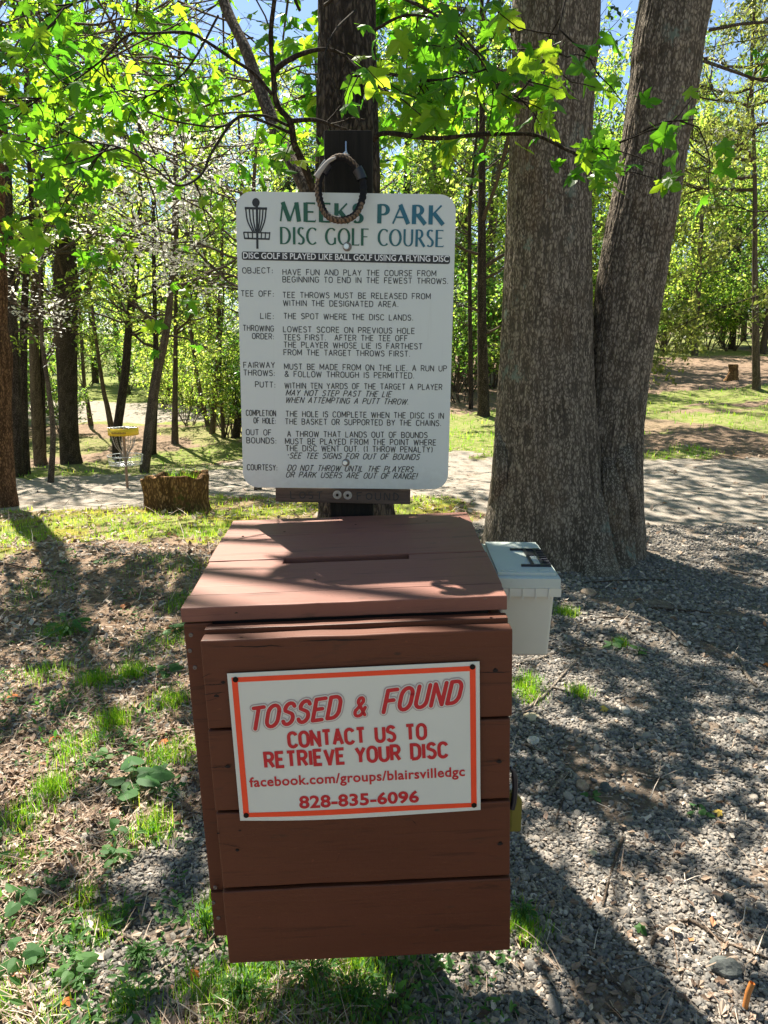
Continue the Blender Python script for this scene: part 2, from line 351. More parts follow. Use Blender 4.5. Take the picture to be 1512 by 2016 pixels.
def ground_mat():
    t = NT('ground_soil'); co = t.coord(); m = t.attr('mask', 0); sp = t.N('SeparateColor'); t.L(m, sp.inputs[0])
    big = t.noise(co, .9, 6, .65); mid = t.noise(co, 7, 6, .7); fine = t.noise(co, 45, 5, .75); vor = t.voro(co, 75, 'F1', 1); vd = t.voro(co, 75, 'F1', 0)
    sv = t.N('SeparateColor'); t.L(vor, sv.inputs[0])
    gravel = t.ramp(sv.outputs[0], [(0, (.035, .032, .029)), (.5, (.10, .088, .076)), (1, (.22, .19, .16))])  # near base kept dark: shaded gaps between the stones, put into the colour
    far = t.attr('far', 2)
    gravel = t.mix(far, gravel, t.mix(fine, (.16, .14, .115), t.mix(mid, (.30, .26, .22), (.50, .445, .385))))
    gravel = t.mix(t.ramp(mid, [(.38, (.6, .6, .6)), (.5, (0, 0, 0))]), gravel, (.11, .085, .062))
    litter = t.ramp(fine, [(.25, (.075, .05, .035)), (.5, (.24, .165, .115)), (.75, (.46, .36, .27))])
    litter = t.mix(t.ramp(mid, [(.4, (.6, .6, .6)), (.6, (0, 0, 0))]), litter, (.085, .058, .04))
    grass = t.ramp(fine, [(.25, (.045, .085, .014)), (.5, (.11, .17, .02)), (.75, (.24, .27, .05))])
    grass = t.mix(t.ramp(mid, [(.42, (0, 0, 0)), (.62, (.75, .75, .75))]), grass, (.27, .23, .12))
    moss = t.ramp(fine, [(.25, (.09, .09, .014)), (.5, (.26, .22, .025)), (.75, (.42, .36, .10))])
    moss = t.mix(t.ramp(mid, [(.45, (0, 0, 0)), (.6, (.8, .8, .8))]), moss, (.09, .13, .015))
    c = t.mix(sp.outputs[1], gravel, litter); c = t.mix(sp.outputs[2], c, moss); c = t.mix(sp.outputs[0], c, grass)
    hh = t.math('ADD', t.math('MULTIPLY', vd, -.6), fine)
    nb = t.bump(hh, .8, .012); return t.fin(c, .95, nb, .1)
M['ground'] = ground_mat()

# ------------------------------------------------------------ ground regions
def inpoly(px, py, poly):
    r = np.zeros(px.shape, bool); n = len(poly)
    for i in range(n):
        x1, y1 = poly[i]; x2, y2 = poly[(i+1) % n]
        if y1 == y2: continue
        c = (py >= min(y1, y2)) & (py < max(y1, y2)); r ^= c & (px < x1+(py-y1)*(x2-x1)/(y2-y1))
    return r
P_GRAVEL = [(-900, 1010), (0, 1006), (280, 1003), (440, 972), (560, 985), (860, 985), (945, 1000), (960, 1090), (900, 1300), (420, 1560), (330, 1620), (0, 1720), (-900, 1900), (-900, 9000), (9000, 9000), (9000, 870), (1512, 893), (1400, 905), (1290, 912), (1000, 905), (885, 893), (480, 903), (430, 918), (330, 925), (280, 932), (90, 937), (-900, 960)]
P_BACKGRASS = [(-900, 960), (90, 937), (280, 932), (330, 925), (480, 903), (900, 893), (900, 815), (700, 830), (480, 868), (400, 880), (330, 888), (250, 898), (100, 925), (-900, 950)]
P_RGRASS = [(885, 893), (1000, 905), (1120, 908), (1120, 780), (1000, 806), (885, 820)]
P_RSTRIP = [(1120, 912), (1290, 912), (1400, 903), (1420, 886), (1340, 884), (1260, 893), (1120, 895)]
P_RBRIGHT = [(1120, 822), (1270, 822), (1360, 800), (1450, 790), (1800, 785), (1800, 748), (1500, 758), (1400, 765), (1270, 776), (1120, 785)]
P_RMIX = [(1000, 830), (1400, 800), (1800, 800), (1800, 850), (1400, 850), (1000, 850)]
P_MOSS = [(-900, 1010), (280, 1004), (440, 974), (560, 987), (860, 987), (945, 1002), (965, 1085), (930, 1120), (700, 1120), (470, 1072), (330, 1056), (150, 1080), (0, 1118), (-900, 1200)]
P_ROAD = [(-400, 775), (330, 795), (420, 800), (420, 830), (330, 832), (100, 835), (-400, 850)]
TUFTS = [(60, 1170, 70, .5), (300, 1110, 70, .5), (420, 1200, 50, .6), (90, 1330, 60, .5), (380, 1480, 50, .6), (150, 1480, 50, .5), (40, 1620, 60, .6), (300, 1640, 50, .5), (200, 1830, 50, .5), (90, 2010, 70, .35), (390, 1960, 50, .4), (560, 2010, 80, .4), (420, 1050, 60, .7), (250, 1040, 80, .7), (60, 1060, 80, .7), (225, 1425, 34, 1.), (335, 1385, 42, .8), (190, 1345, 40, .9), (262, 1330, 30, .9), (105, 1562, 34, 1.), (1035, 1350, 34, 1.), (1045, 1375, 30, .8), (1140, 1368, 22, .8), (430, 1300, 40, .6),
         (30, 1960, 60, .5), (640, 1960, 130, .9), (480, 1960, 90, 1.), (700, 1900, 60, .8), (430, 1800, 46, .8), (1030, 1830, 46, .9), (250, 1975, 40, .7), (380, 1120, 60, .45), (120, 1245, 36, .8), (360, 1190, 40, .6), (330, 1270, 60, .45), (30, 1700, 50, .5), (1115, 1210, 22, .8), (1220, 1270, 14, .7), (320, 1500, 40, .4), (170, 1780, 30, .4), (740, 2060, 160, .7)]
def masks(X, Y):
    X = np.asarray(X, float); Y = np.asarray(Y, float)
    px, py, zc = proj(X, np.maximum(Y, .15), Z0(X, Y))
    n1, n2 = vn(X*2.3, Y*2.3, 5.), vn(X*2.3, Y*2.3, 9.); n3 = vn(X*9, Y*9, 2.)
    amp = np.clip(330/np.maximum(Y, .8), 8, 90)
    qx, qy = px+(n1-.5)*amp*1.6+(n3-.5)*amp*1.3, py+(n2-.5)*amp*.55*np.clip(1.2/np.maximum(Y, 1)+.15, 0, 1)*3.0
    gr = inpoly(qx, qy, P_GRAVEL); fr = Y > .3
    grass = np.zeros(X.shape); moss = np.zeros(X.shape); litter = (~gr & fr).astype(float)
    bg = inpoly(qx, qy, P_BACKGRASS) | inpoly(qx, qy, P_RGRASS) | inpoly(qx, qy, P_RSTRIP) | inpoly(qx, qy, P_RBRIGHT)
    grass[bg & fr] = .92
    mx = inpoly(qx, qy, P_RMIX) & fr; grass[mx] = np.where(vn(X[mx]*.8, Y[mx]*.8, 4.) > .45, .85, .1)
    ms = inpoly(qx, qy, P_MOSS) & fr; moss[ms] = np.where(vn(X[ms]*2.2, Y[ms]*2.2, 1.) > .36, .85, .2); grass[ms] = np.where(vn(X[ms]*1.7, Y[ms]*1.7, 6.) > .5, .8, .0)
    far = fr & (Y > 30) & (px < 700); grass[far] = .95; moss[far] = .55
    far = fr & (Y > 16) & (Y <= 30) & (px < 480) & (vn(X*.5, Y*.5, 8.) > .55); grass[far] = .6
    far = fr & (Y > 45) & (px > 700); grass[far] = np.where(vn(X[far]*.15, Y[far]*.15, 8.) > .35, .85, .1)
    rd = inpoly(px, py, P_ROAD) & (Y > 20) & fr; grass[rd] = 0; litter[rd] = 0; moss[rd] = 0
    # gravel with scattered litter
    lt = gr & fr & (px < 700) & (Y < 4) & (vn(X*3.1, Y*3.1, 12.) > .33); litter[lt] = .8
    lt = gr & fr & (vn(X*5.2, Y*5.2, 22.) > .84); litter[lt] = np.maximum(litter[lt], .4)
    return grass, litter, moss, px, py
def build_ground():
    r = np.concatenate([[0.02], np.geomspace(.25, 380, 460)])
    a = np.concatenate([np.linspace(-PI, -.75, 60, endpoint=False), np.linspace(-.75, .75, 460, endpoint=False), np.linspace(.75, PI, 60, endpoint=False)])
    Rr, A = np.meshgrid(r, a, indexing='ij'); X = Rr*np.sin(A); Y = Rr*np.cos(A)
    near = np.clip(1-Rr/9, 0, 1)
    Z = Zg(X, Y)+near*(fbm(X*14, Y*14, 1., 3)-.43)*.03
    V = np.stack([X, Y, Z], -1).reshape(-1, 3); n = len(a); i = np.arange(len(r)-1)[:, None]*n; j = np.arange(n)[None]; j2 = (j+1) % n
    F = np.stack([i+j, i+n+j, i+n+j2, i+j2], -1).reshape(-1, 4)
    g = Geo(); g.add(V, F); o = g.build('ground', M['ground'], smooth=True); o['kind'] = 'structure'
    gs, li, mo, px, py = masks(X.ravel(), Y.ravel())
    c = np.stack([gs, li, mo, np.ones_like(gs)], -1)
    at = o.data.attributes.new('mask', 'FLOAT_COLOR', 'POINT'); at.data.foreach_set('color', c.ravel())
    at = o.data.attributes.new('far', 'FLOAT', 'POINT'); at.data.foreach_set('value', np.clip((Rr.ravel()-4)/4, 0, 1))
build_ground()

def up_normals(X, Y):
    e = .03; return norm(np.stack([-(Zg(X+e, Y)-Zg(X-e, Y))/(2*e), -(Zg(X, Y+e)-Zg(X, Y-e))/(2*e), np.ones_like(X)], -1))
GN = lambda X, Y: Zg(X, Y)+np.clip(1-np.hypot(X, Y)/9, 0, 1)*(fbm(X*14, Y*14, 1., 3)-.43)*.03
# gravel stones
def build_gravel():
    bm = bmesh.new(); bmesh.ops.create_icosphere(bm, subdivisions=1, radius=.5); V1 = np.array([v.co[:] for v in bm.verts]); F1 = np.array([[v.index for v in f.verts] for f in bm.faces]); bm.free()
    V2 = np.array([(x, y, z) for z in (-.3, .34) for y in (-.4, .4) for x in (-.4, .4)]); V2[4:, :2] *= .7
    F2 = np.array(box_v(0, 1, 0, 1, 0, 1)[1])
    g = Geo()
    def lay(Y0, Y1, size, cnt, TV, TF, nvar):
        Y = rng.uniform(Y0, Y1, cnt*2); X = rng.uniform(-1, 1, cnt*2)*(.60*Y1+.15); k = np.abs(X) < .60*Y+.15; X, Y = X[k], Y[k]
        gs, li, mo, px, py = masks(X, Y); keep = (gs < .3) & (mo < .3) & ((li < .3) | (rng.random(len(X)) < .16))
        X, Y = X[keep], Y[keep]; N = len(X)
        s = np.minimum(size*rng.lognormal(0, .42, N), size*1.9); z = GN(X, Y)
        for q in range(nvar):
            m = (np.arange(N) % nvar) == q; T = TV*(1+rng.normal(0, .16 if len(TV) < 30 else .05, TV.shape)); T = T*np.array([1.0+.25*rng.random(), .8, .58])
            R = frames(rdir(m.sum()), rdir(m.sum())); 
            nr = norm(np.stack([rng.normal(0, .5, m.sum()), rng.normal(0, .5, m.sum()), np.ones(m.sum())], -1))
            R = frames(np.cross(nr, rdir(m.sum())), nr)
            Vv, Ff = inst(T, TF, np.stack([X[m], Y[m], z[m]+s[m]*.13], -1), R, s[m])
            g.add(Vv, Ff, np.repeat(rng.beta(1.7, 2.0, m.sum()), len(T)))
    lay(1.15, 2.3, .0108, 30000, V1, F1, 6); lay(2.3, 3.6, .0135, 30000, V1, F1, 4); lay(3.6, 6.5, .02, 26000, V2, F2, 4)
    bm = bmesh.new(); bmesh.ops.create_icosphere(bm, subdivisions=2, radius=.5); V3 = np.array([v.co[:] for v in bm.verts])*(1-.0); F3_ = np.array([[v.index for v in f.verts] for f in bm.faces]); bm.free(); lay(1.15, 3.5, .022, 500, V3*np.array([1, 1, .9]), F3_, 4)
    o = g.build('gravel', M['stone']); o['kind'] = 'stuff'; tag(o, 'loose grey gravel scattered over the ground beside the brown box', 'gravel')
build_gravel()

# leaf litter flakes + needles
def build_litter():
    g = Geo(); leaf = np.array([(0, 0, 0), (.28, .35, .10), (.2, .8, .02), (0, 1, .12), (-.2, .75, .06), (-.3, .3, .14)]); LF = np.array([[0, 1, 2], [0, 2, 3], [0, 3, 4], [0, 4, 5]])
    ned = np.array([(-.018, 0, 0), (.018, 0, 0), (.012, .5, .05), (.0, 1, 0), (-.012, .5, .05)]); NF = np.array([[0, 1, 2], [0, 2, 4], [4, 2, 3]])
    N = 60000; Y = 1/rng.uniform(1/12., 1/1.2, N); X = rng.uniform(-.6, .6, N)*Y
    gs, li, mo, px, py = masks(X, Y); pr = np.where(li > .5, 1., np.where(gs+mo > .3, .16, .06)); k = rng.random(N) < pr
    X, Y = X[k], Y[k]; N = len(X); z = GN(X, Y)+.004+rng.random(N)*.012
    nr = norm(np.stack([rng.normal(0, .45, N), rng.normal(0, .45, N), np.ones(N)], -1)); R = frames(np.cross(nr, rdir(N)), nr)
    isn = rng.random(N) < .45; s = np.where(isn, rng.uniform(.03, .11, N), rng.uniform(.012, .038, N))*np.clip(Y/3, 1, 2.2)
    P = np.stack([X, Y, z], -1)
    m = ~isn; V, F = inst(leaf*np.array([1, 1, 1.6]), LF, P[m], R[m], s[m]); g.add(V, F, np.repeat(rng.beta(2, 1.6, m.sum()), 6))
    V, F = inst(ned, NF, P[isn]+[0, 0, .004], R[isn], s[isn]); g.add(V, F, np.repeat(rng.uniform(.3, .92, isn.sum()), 5))
    o = g.build('leaf_litter', M['litter']); o['kind'] = 'stuff'; tag(o, 'dry brown leaf bits and needles lying on the ground', 'leaf litter')
build_litter()

# grass
def build_grass():
    g = Geo(); T = np.array([(-.5, 0, 0), (.5, 0, 0), (.38, .12, .5), (-.38, .12, .5), (0, .42, 1.)]); F3 = np.array([[0, 1, 2], [0, 2, 3], [3, 2, 4]])
    XX, YY, HH, WW, RR = [], [], [], [], []
    N = 110000; Y = 1/rng.uniform(1/45., 1/1.2, N); X = rng.uniform(-.62, .62, N)*Y
    gs, li, mo, px, py = masks(X, Y); pr = np.clip(gs*1.0+mo*.55, 0, 1)+(li > .5)*.02; k = (rng.random(N) < pr) & (vn(X*4, Y*4, 3.) > .25)
    X, Y, mo_ = X[k], Y[k], mo[k]
    XX.append(X); YY.append(Y); HH.append(rng.uniform(.025, .06, len(X))*np.clip(Y/6, .8, 2.2)); WW.append(.0022*np.clip(Y/2.2, 1, 9)); RR.append(np.where(mo_ > .4, rng.uniform(.45, .98, len(X)), rng.beta(2, 2.6, len(X))))
    N = 30000; Y = 1/rng.uniform(1/15., 1/4.2, N); X = rng.uniform(-.62, .62, N)*Y
    gs, li, mo, px, py = masks(X, Y); k = (rng.random(N) < np.clip(gs+mo*.6, 0, 1)); X, Y, mo_ = X[k], Y[k], mo[k]
    XX.append(X); YY.append(Y); HH.append(rng.uniform(.025, .07, len(X))); WW.append(.004*np.clip(Y/5, 1, 3)); RR.append(np.where(mo_ > .4, rng.uniform(.4, .95, len(X)), rng.beta(2, 2.6, len(X))))
    for (tx, ty, rad, den) in TUFTS:
        c = G(tx, ty); rm = rad/FPX*zcof(c); n = int(420*den*min(1.6, (rm/.05)))
        X = c[0]+rng.normal(0, rm*.5, n); Y = c[1]+rng.normal(0, rm*.6, n); k = Y > 1.0; X, Y = X[k], Y[k]
        XX.append(X); YY.append(Y); HH.append(rng.uniform(.02, .075, len(X))*rng.uniform(.6, 1.3)); WW.append(rng.uniform(.0016, .0032, len(X))); RR.append(rng.beta(1.6, 2.6, len(X)))
    X, Y, h, ww, r = map(np.concatenate, (XX, YY, HH, WW, RR)); N = len(X)
    az = rng.uniform(0, 2*PI, N); lean = rng.uniform(.1, 1.5, N)
    ax = np.stack([np.cos(az), np.sin(az), 0*az], -1)*(ww/h)[:, None]; ay = np.stack([-np.sin(az), np.cos(az), 0*az], -1)*lean[:, None]; azv = np.stack([0*az, 0*az, 1+0*az], -1)
    R = np.stack([ax, ay, azv], -1); V, F = inst(T, F3, np.stack([X, Y, GN(X, Y)-.003], -1), R, h)
    g.add(V, F, np.repeat(r, 5)); o = g.build('grass', M['grass']); o['kind'] = 'stuff'; tag(o, 'short bright green grass and tufts growing out of the ground', 'grass')
build_grass()

# ------------------------------------------------------------ frames of the box and the sign
def rotm(yaw, pit, rol):
    c, s = math.cos, math.sin
    Rz = np.array([[c(yaw), -s(yaw), 0], [s(yaw), c(yaw), 0], [0, 0, 1]]); Rx = np.array([[1, 0, 0], [0, c(pit), -s(pit)], [0, s(pit), c(pit)]])
    Ry = np.array([[c(rol), 0, s(rol)], [0, 1, 0], [-s(rol), 0, c(rol)]]); return Rz@Rx@Ry
class Frame:
    def __init__(s, loc, m): s.loc = np.array(loc, float); s.m = m
    def onY(s, px, py, y0=0.0):
        o = s.m.T@(np.array([0, 0, H])-s.loc); d = s.m.T@ray(px, py); t = (y0-o[1])/d[1]; q = o+d*t; return q[0], q[2]
    def onZ(s, px, py, a, b, c):     # plane z = a + b*y (lid slope) in local coordinates
        o = s.m.T@(np.array([0, 0, H])-s.loc); d = s.m.T@ray(px, py); t = (a+b*o[1]-o[2])/(d[2]-b*d[1]); q = o+d*t; return q[0], q[1]
    def apply(s, o): o.location = s.loc; o.rotation_euler = Matrix(s.m.tolist()).to_euler()
FB = Frame((-.048, 1.204, 1.071), rotm(.024, .012, -.033))
FS = Frame((-.088, 1.83, 1.913), rotm(.011, -.012, .012))
SW, SH = .513, .696
def prism(g, outline, y0, y1, bev=0.0, rnd=.5, plane='XZ'):
    """extrude a 2-D outline (x,z) between y0 and y1"""
    bm = bmesh.new()
    f = bm.faces.new([bm.verts.new((x, y0, z)) for x, z in outline]); r = bmesh.ops.extrude_face_region(bm, geom=[f])
    for v in [e for e in r['geom'] if isinstance(e, bmesh.types.BMVert)]: v.co.y = y1
    bmesh.ops.recalc_face_normals(bm, faces=bm.faces[:])
    if bev: bmesh.ops.bevel(bm, geom=[e for e in bm.edges if e.calc_face_angle(0) > .6], offset=bev, segments=2, profile=.6, affect='EDGES')
    add_bm(g, bm, rnd)
def rrect(x0, x1, z0, z1, r, n=8):
    out = []
    for cx, cz, a0 in ((x1-r, z1-r, 0), (x0+r, z1-r, PI/2), (x0+r, z0+r, PI), (x1-r, z0+r, 1.5*PI)):
        for k in range(n+1): a = a0+k*PI/2/n; out.append((cx+r*math.cos(a), cz+r*math.sin(a)))
    return out
# text
def text_arrays(s, off=0.0, space=1.0):
    cu = bpy.data.curves.new('t', 'FONT'); cu.body = s; cu.offset = off; cu.space_character = space; cu.resolution_u = 4
    o = bpy.data.objects.new('t', cu); COL.objects.link(o); dg = bpy.context.evaluated_depsgraph_get(); dg.update()
    me = bpy.data.meshes.new_from_object(o.evaluated_get(dg)); V = np.array([v.co[:2] for v in me.vertices]); Fs = [list(p.vertices) for p in me.polygons]
    bpy.data.objects.remove(o); bpy.data.curves.remove(cu); bpy.data.meshes.remove(me); return V, Fs
_cap = {}
def put_text(g, s, fr, p0, p1, cap, y, off=0.0, space=1.0, shear=0.0, hit=0.0, arc=0.0):
    """baseline from pixel p0 to p1 on the plane y of frame fr, cap height in pixels"""
    a = np.array(fr.onY(*p0, hit)); b = np.array(fr.onY(*p1, hit)); up = np.array(fr.onY(p0[0], p0[1]-cap, hit)); ch = abs(up[1]-a[1])
    V, Fs = text_arrays(s, off, space)
    if (off,) not in _cap: HV, _ = text_arrays('H', off); _cap[(off,)] = (HV[:, 1].min(), HV[:, 1].max())
    lo, hi = _cap[(off,)]
    x = (V[:, 0]-V[:, 0].min())/(V[:, 0].max()-V[:, 0].min()); z = (V[:, 1]-lo)/(hi-lo)
    d = b-a; Ln = np.linalg.norm(d); e = d/Ln; n = np.array([-e[1], e[0]]); z2 = z*ch
    xs = x*(Ln-shear*ch)+shear*z2
    Q = a+xs[:, None]*e+(z2+arc*np.sin(x*PI)*ch)[:, None]*n
    V3 = np.stack([Q[:, 0], np.full(len(Q), y), Q[:, 1]], -1); n0 = g.n; g.v.append(V3); g.r.append(np.full(len(V3), .5)); g.n += len(V3)
    by = {}
    for f in Fs: by.setdefault(len(f), []).append(f[::1])
    for k, fl in by.items(): g.f.append(np.array(fl)+n0)
_lay = [0]
def stroke(g, pts, w_, y, fr=None):
    """flat stroke in the xz plane; w_ = width or (thin, thick) for a nib"""
    P = np.asarray(pts, float); T = norm(np.gradient(P, axis=0)); Nn = np.stack([-T[:, 1], T[:, 0]], -1)
    ww = w_ if np.isscalar(w_) else (w_[0]+(w_[1]-w_[0])*np.abs(T[:, 1])**1.6)[:, None]
    A, B = P+Nn*ww/2, P-Nn*ww/2; _lay[0] = (_lay[0]+1) % 9; yy = y-_lay[0]*.00004
    n = len(P); V = np.zeros((2*n, 3)); V[:n, [0, 2]] = A; V[n:, [0, 2]] = B; V[:, 1] = yy; i = np.arange(n-1)
    g.add(V, np.stack([i, i+n, i+n+1, i+1], -1))
def arcp(cx, cz, rx, rz, a0, a1, n=14):
    t = np.radians(np.linspace(a0, a1, n)); return np.stack([cx+rx*np.cos(t), cz+rz*np.sin(t)], -1)
TK, TN = .165, .065
GL = {  # thick-and-thin capitals, unit height: (advance, [(points, width)])
 'M': (1.0, [([(.06, 0), (.17, 1)], TN), ([(.16, 1), (.47, .03)], TK), ([(.47, 0), (.77, 1)], TN), ([(.78, 1), (.90, 0)], TK)]),
 'E': (.60, [([(.10, 0), (.10, 1)], TK), ([(.1, .97), (.52, .97)], TN), ([(.1, .52), (.46, .52)], TN), ([(.1, .03), (.54, .03)], TN), ([(.50, .90), (.52, 1)], .03), ([(.53, 0), (.555, .12)], .03)]),
 'K': (.72, [([(.10, 0), (.10, 1)], TK), ([(.15, .47), (.58, 1)], TN), ([(.24, .60), (.68, 0)], TK)]),
 'S': (.52, [(np.vstack([arcp(.27, .75, .17, .225, 40, 215), arcp(.24, .25, .19, .225, 35, -140)]), (TN, TK)),]),
 'P': (.58, [([(.10, 0), (.10, 1)], TK), (np.vstack([[(.1, .97)], arcp(.26, .72, .22, .25, 90, -90), [(.1, .47)]]), (TN, TK))]),
 'A': (.80, [([(.04, 0), (.40, 1)], TN), ([(.36, 1), (.74, 0)], TK), ([(.18, .34), (.58, .34)], TN)]),
 'R': (.66, [([(.10, 0), (.10, 1)], TK), (np.vstack([[(.1, .97)], arcp(.25, .735, .21, .235, 90, -90), [(.1, .50)]]), (TN, TK)), ([(.27, .5), (.62, 0)], TK)]),
 'D': (.78, [([(.10, 0), (.10, 1)], TK), (np.vstack([[(.1, .97)], arcp(.26, .5, .40, .47, 90, -90, 20), [(.1, .03)]]), (TN, TK))]),
 'I': (.22, [([(.10, 0), (.10, 1)], TK)]),
 'C': (.68, [(arcp(.42, .5, .34, .47, 48, 312, 24), (TN, TK)), ([(.63, .80), (.65, .93)], .03)]),
 'G': (.76, [(arcp(.42, .5, .34, .47, 48, 318, 24), (TN, TK)), ([(.66, .06), (.66, .44)], TK*.8)]),
 'O': (.84, [(arcp(.42, .5, .34, .465, 0, 360, 34), (TN, TK))]),
 'L': (.54, [([(.10, 0), (.10, 1)], TK), ([(.1, .03), (.50, .03)], TN), ([(.49, 0), (.51, .12)], .03)]),
 'F': (.55, [([(.10, 0), (.10, 1)], TK), ([(.1, .97), (.50, .97)], TN), ([(.1, .52), (.44, .52)], TN), ([(.48, .90), (.50, 1)], .03)]),
 'U': (.74, [(np.vstack([[(.11, 1)], arcp(.36, .32, .25, .29, 180, 360, 16), [(.61, 1)]]), (TN, TK*.85))]),
 ' ': (.42, [])}
def title(g, s, fr, p0, p1, cap, y, gap=.10, fat=1.12):
    a = np.array(fr.onY(*p0)); b = np.array(fr.onY(*p1)); up = np.array(fr.onY(p0[0], p0[1]-cap)); ch = abs(up[1]-a[1])
    tot = sum(GL[c][0]+gap for c in s)-gap; d = b-a; sx = np.linalg.norm(d)/tot; e = d/np.linalg.norm(d); n = np.array([-e[1], e[0]]); x = 0
    for c in s:
        for pts, w_ in GL[c][1]:
            P = np.asarray(pts, float)
            if len(P) == 2: P = np.array([P[0], P[0]*.5+P[1]*.5, P[1]])
            Q = a+((P[:, 0]+x)*sx)[:, None]*e+(P[:, 1]*ch)[:, None]*n
            k = sx*1.05*fat; stroke(g, Q, w_*k if np.isscalar(w_) else (w_[0]*k, w_[1]*k), y)
        x += GL[c][0]+gap

# monoline stroke letters, unit height
def _c(cx, cz, rx, rz, a0, a1, n=12): return [tuple(p) for p in arcp(cx, cz, rx, rz, a0, a1, n)]
SF = {
 'A': (.62, [[(0, 0), (.31, 1), (.62, 0)], [(.11, .34), (.51, .34)]]), 'B': (.56, [[(0, 0), (0, 1), (.3, 1)]+_c(.3, .76, .22, .24, 90, -90, 8)+[(.3, .52), (0, .52)], [(.3, .52)]+_c(.3, .26, .26, .26, 90, -90, 8)+[(.3, 0), (0, 0)]]),
 'C': (.58, [_c(.30, .70, .29, .30, 20, 180, 8)+_c(.30, .30, .29, .30, 180, 340, 8)]), 'D': (.58, [[(0, 0), (0, 1), (.25, 1)]+_c(.25, .66, .33, .34, 90, 0, 7)+_c(.25, .34, .33, .34, 0, -90, 7)+[(.25, 0), (0, 0)]]),
 'E': (.50, [[(.5, 1), (0, 1), (0, 0), (.5, 0)], [(0, .52), (.42, .52)]]), 'F': (.50, [[(.5, 1), (0, 1), (0, 0)], [(0, .52), (.42, .52)]]),
 'G': (.60, [_c(.30, .70, .29, .30, 25, 180, 8)+_c(.30, .30, .29, .30, 180, 360, 9)+[(.59, .48), (.34, .48)]]), 'H': (.58, [[(0, 0), (0, 1)], [(.58, 0), (.58, 1)], [(0, .52), (.58, .52)]]),
 'I': (.06, [[(.03, 0), (.03, 1)]]), 'J': (.46, [[(.46, 1), (.46, .25)]+_c(.23, .25, .23, .25, 0, -180, 8)]), 'K': (.58, [[(0, 0), (0, 1)], [(.54, 1), (0, .38)], [(.19, .58), (.58, 0)]]),
 'L': (.48, [[(0, 1), (0, 0), (.48, 0)]]), 'M': (.70, [[(0, 0), (0, 1), (.35, .25), (.70, 1), (.70, 0)]]), 'N': (.58, [[(0, 0), (0, 1), (.58, 0), (.58, 1)]]),
 'O': (.60, [_c(.30, .68, .30, .32, 0, 180, 10)+_c(.30, .32, .30, .32, 180, 360, 10)+[(.6, .5), (.60, .68)]]), 'P': (.54, [[(0, 0), (0, 1), (.3, 1)]+_c(.3, .74, .24, .26, 90, -90, 8)+[(.3, .48), (0, .48)]]),
 'Q': (.60, [_c(.30, .5, .30, .5, 0, 360, 20), [(.38, .2), (.6, -.06)]]), 'R': (.56, [[(0, 0), (0, 1), (.3, 1)]+_c(.3, .74, .24, .26, 90, -90, 8)+[(.3, .48), (0, .48)], [(.28, .48), (.56, 0)]]),
 'S': (.54, [_c(.27, .75, .25, .25, 20, 180, 8)+[(.05, .66)]+_c(.27, .27, .26, .27, 60, 0, 4)+_c(.27, .26, .26, .26, 0, -160, 9)]), 'T': (.56, [[(0, 1), (.56, 1)], [(.28, 1), (.28, 0)]]),
 'U': (.58, [[(0, 1), (0, .28)]+_c(.29, .28, .29, .28, 180, 360, 9)+[(.58, 1)]]), 'V': (.60, [[(0, 1), (.3, 0), (.6, 1)]]), 'W': (.84, [[(0, 1), (.2, 0), (.42, .9), (.64, 0), (.84, 1)]]),
 'X': (.58, [[(0, 0), (.58, 1)], [(0, 1), (.58, 0)]]), 'Y': (.58, [[(0, 1), (.29, .5), (.58, 1)], [(.29, .5), (.29, 0)]]), 'Z': (.56, [[(0, 1), (.56, 1), (0, 0), (.56, 0)]]),
 '&': (.66, [[(.66, .0), (.16, .74)]+_c(.30, .82, .16, .18, 190, -20, 8)+[(.10, .38)]+_c(.27, .24, .25, .24, 150, 330, 8)+[(.62, .42)]]), '.': (.12, [[(.0, .07), (.12, .07)]]), ':': (.12, [[(0, .07), (.12, .07)], [(0, .55), (.12, .55)]]),
 '!': (.05, [[(.03, 1.1), (.02, .3)], [(-.03, .07), (.08, .07)]]), '(': (.2, [_c(.3, .5, .28, .62, 125, 235, 8)]), ')': (.2, [_c(-.1, .5, .28, .62, 55, -55, 8)]), '1': (.2, [[(0, .8), (.14, 1), (.14, 0)]]),
 '*': (.2, [[(0, .62), (.2, .62)], [(.1, .54), (.1, .70)]]), ' ': (.42, [])}
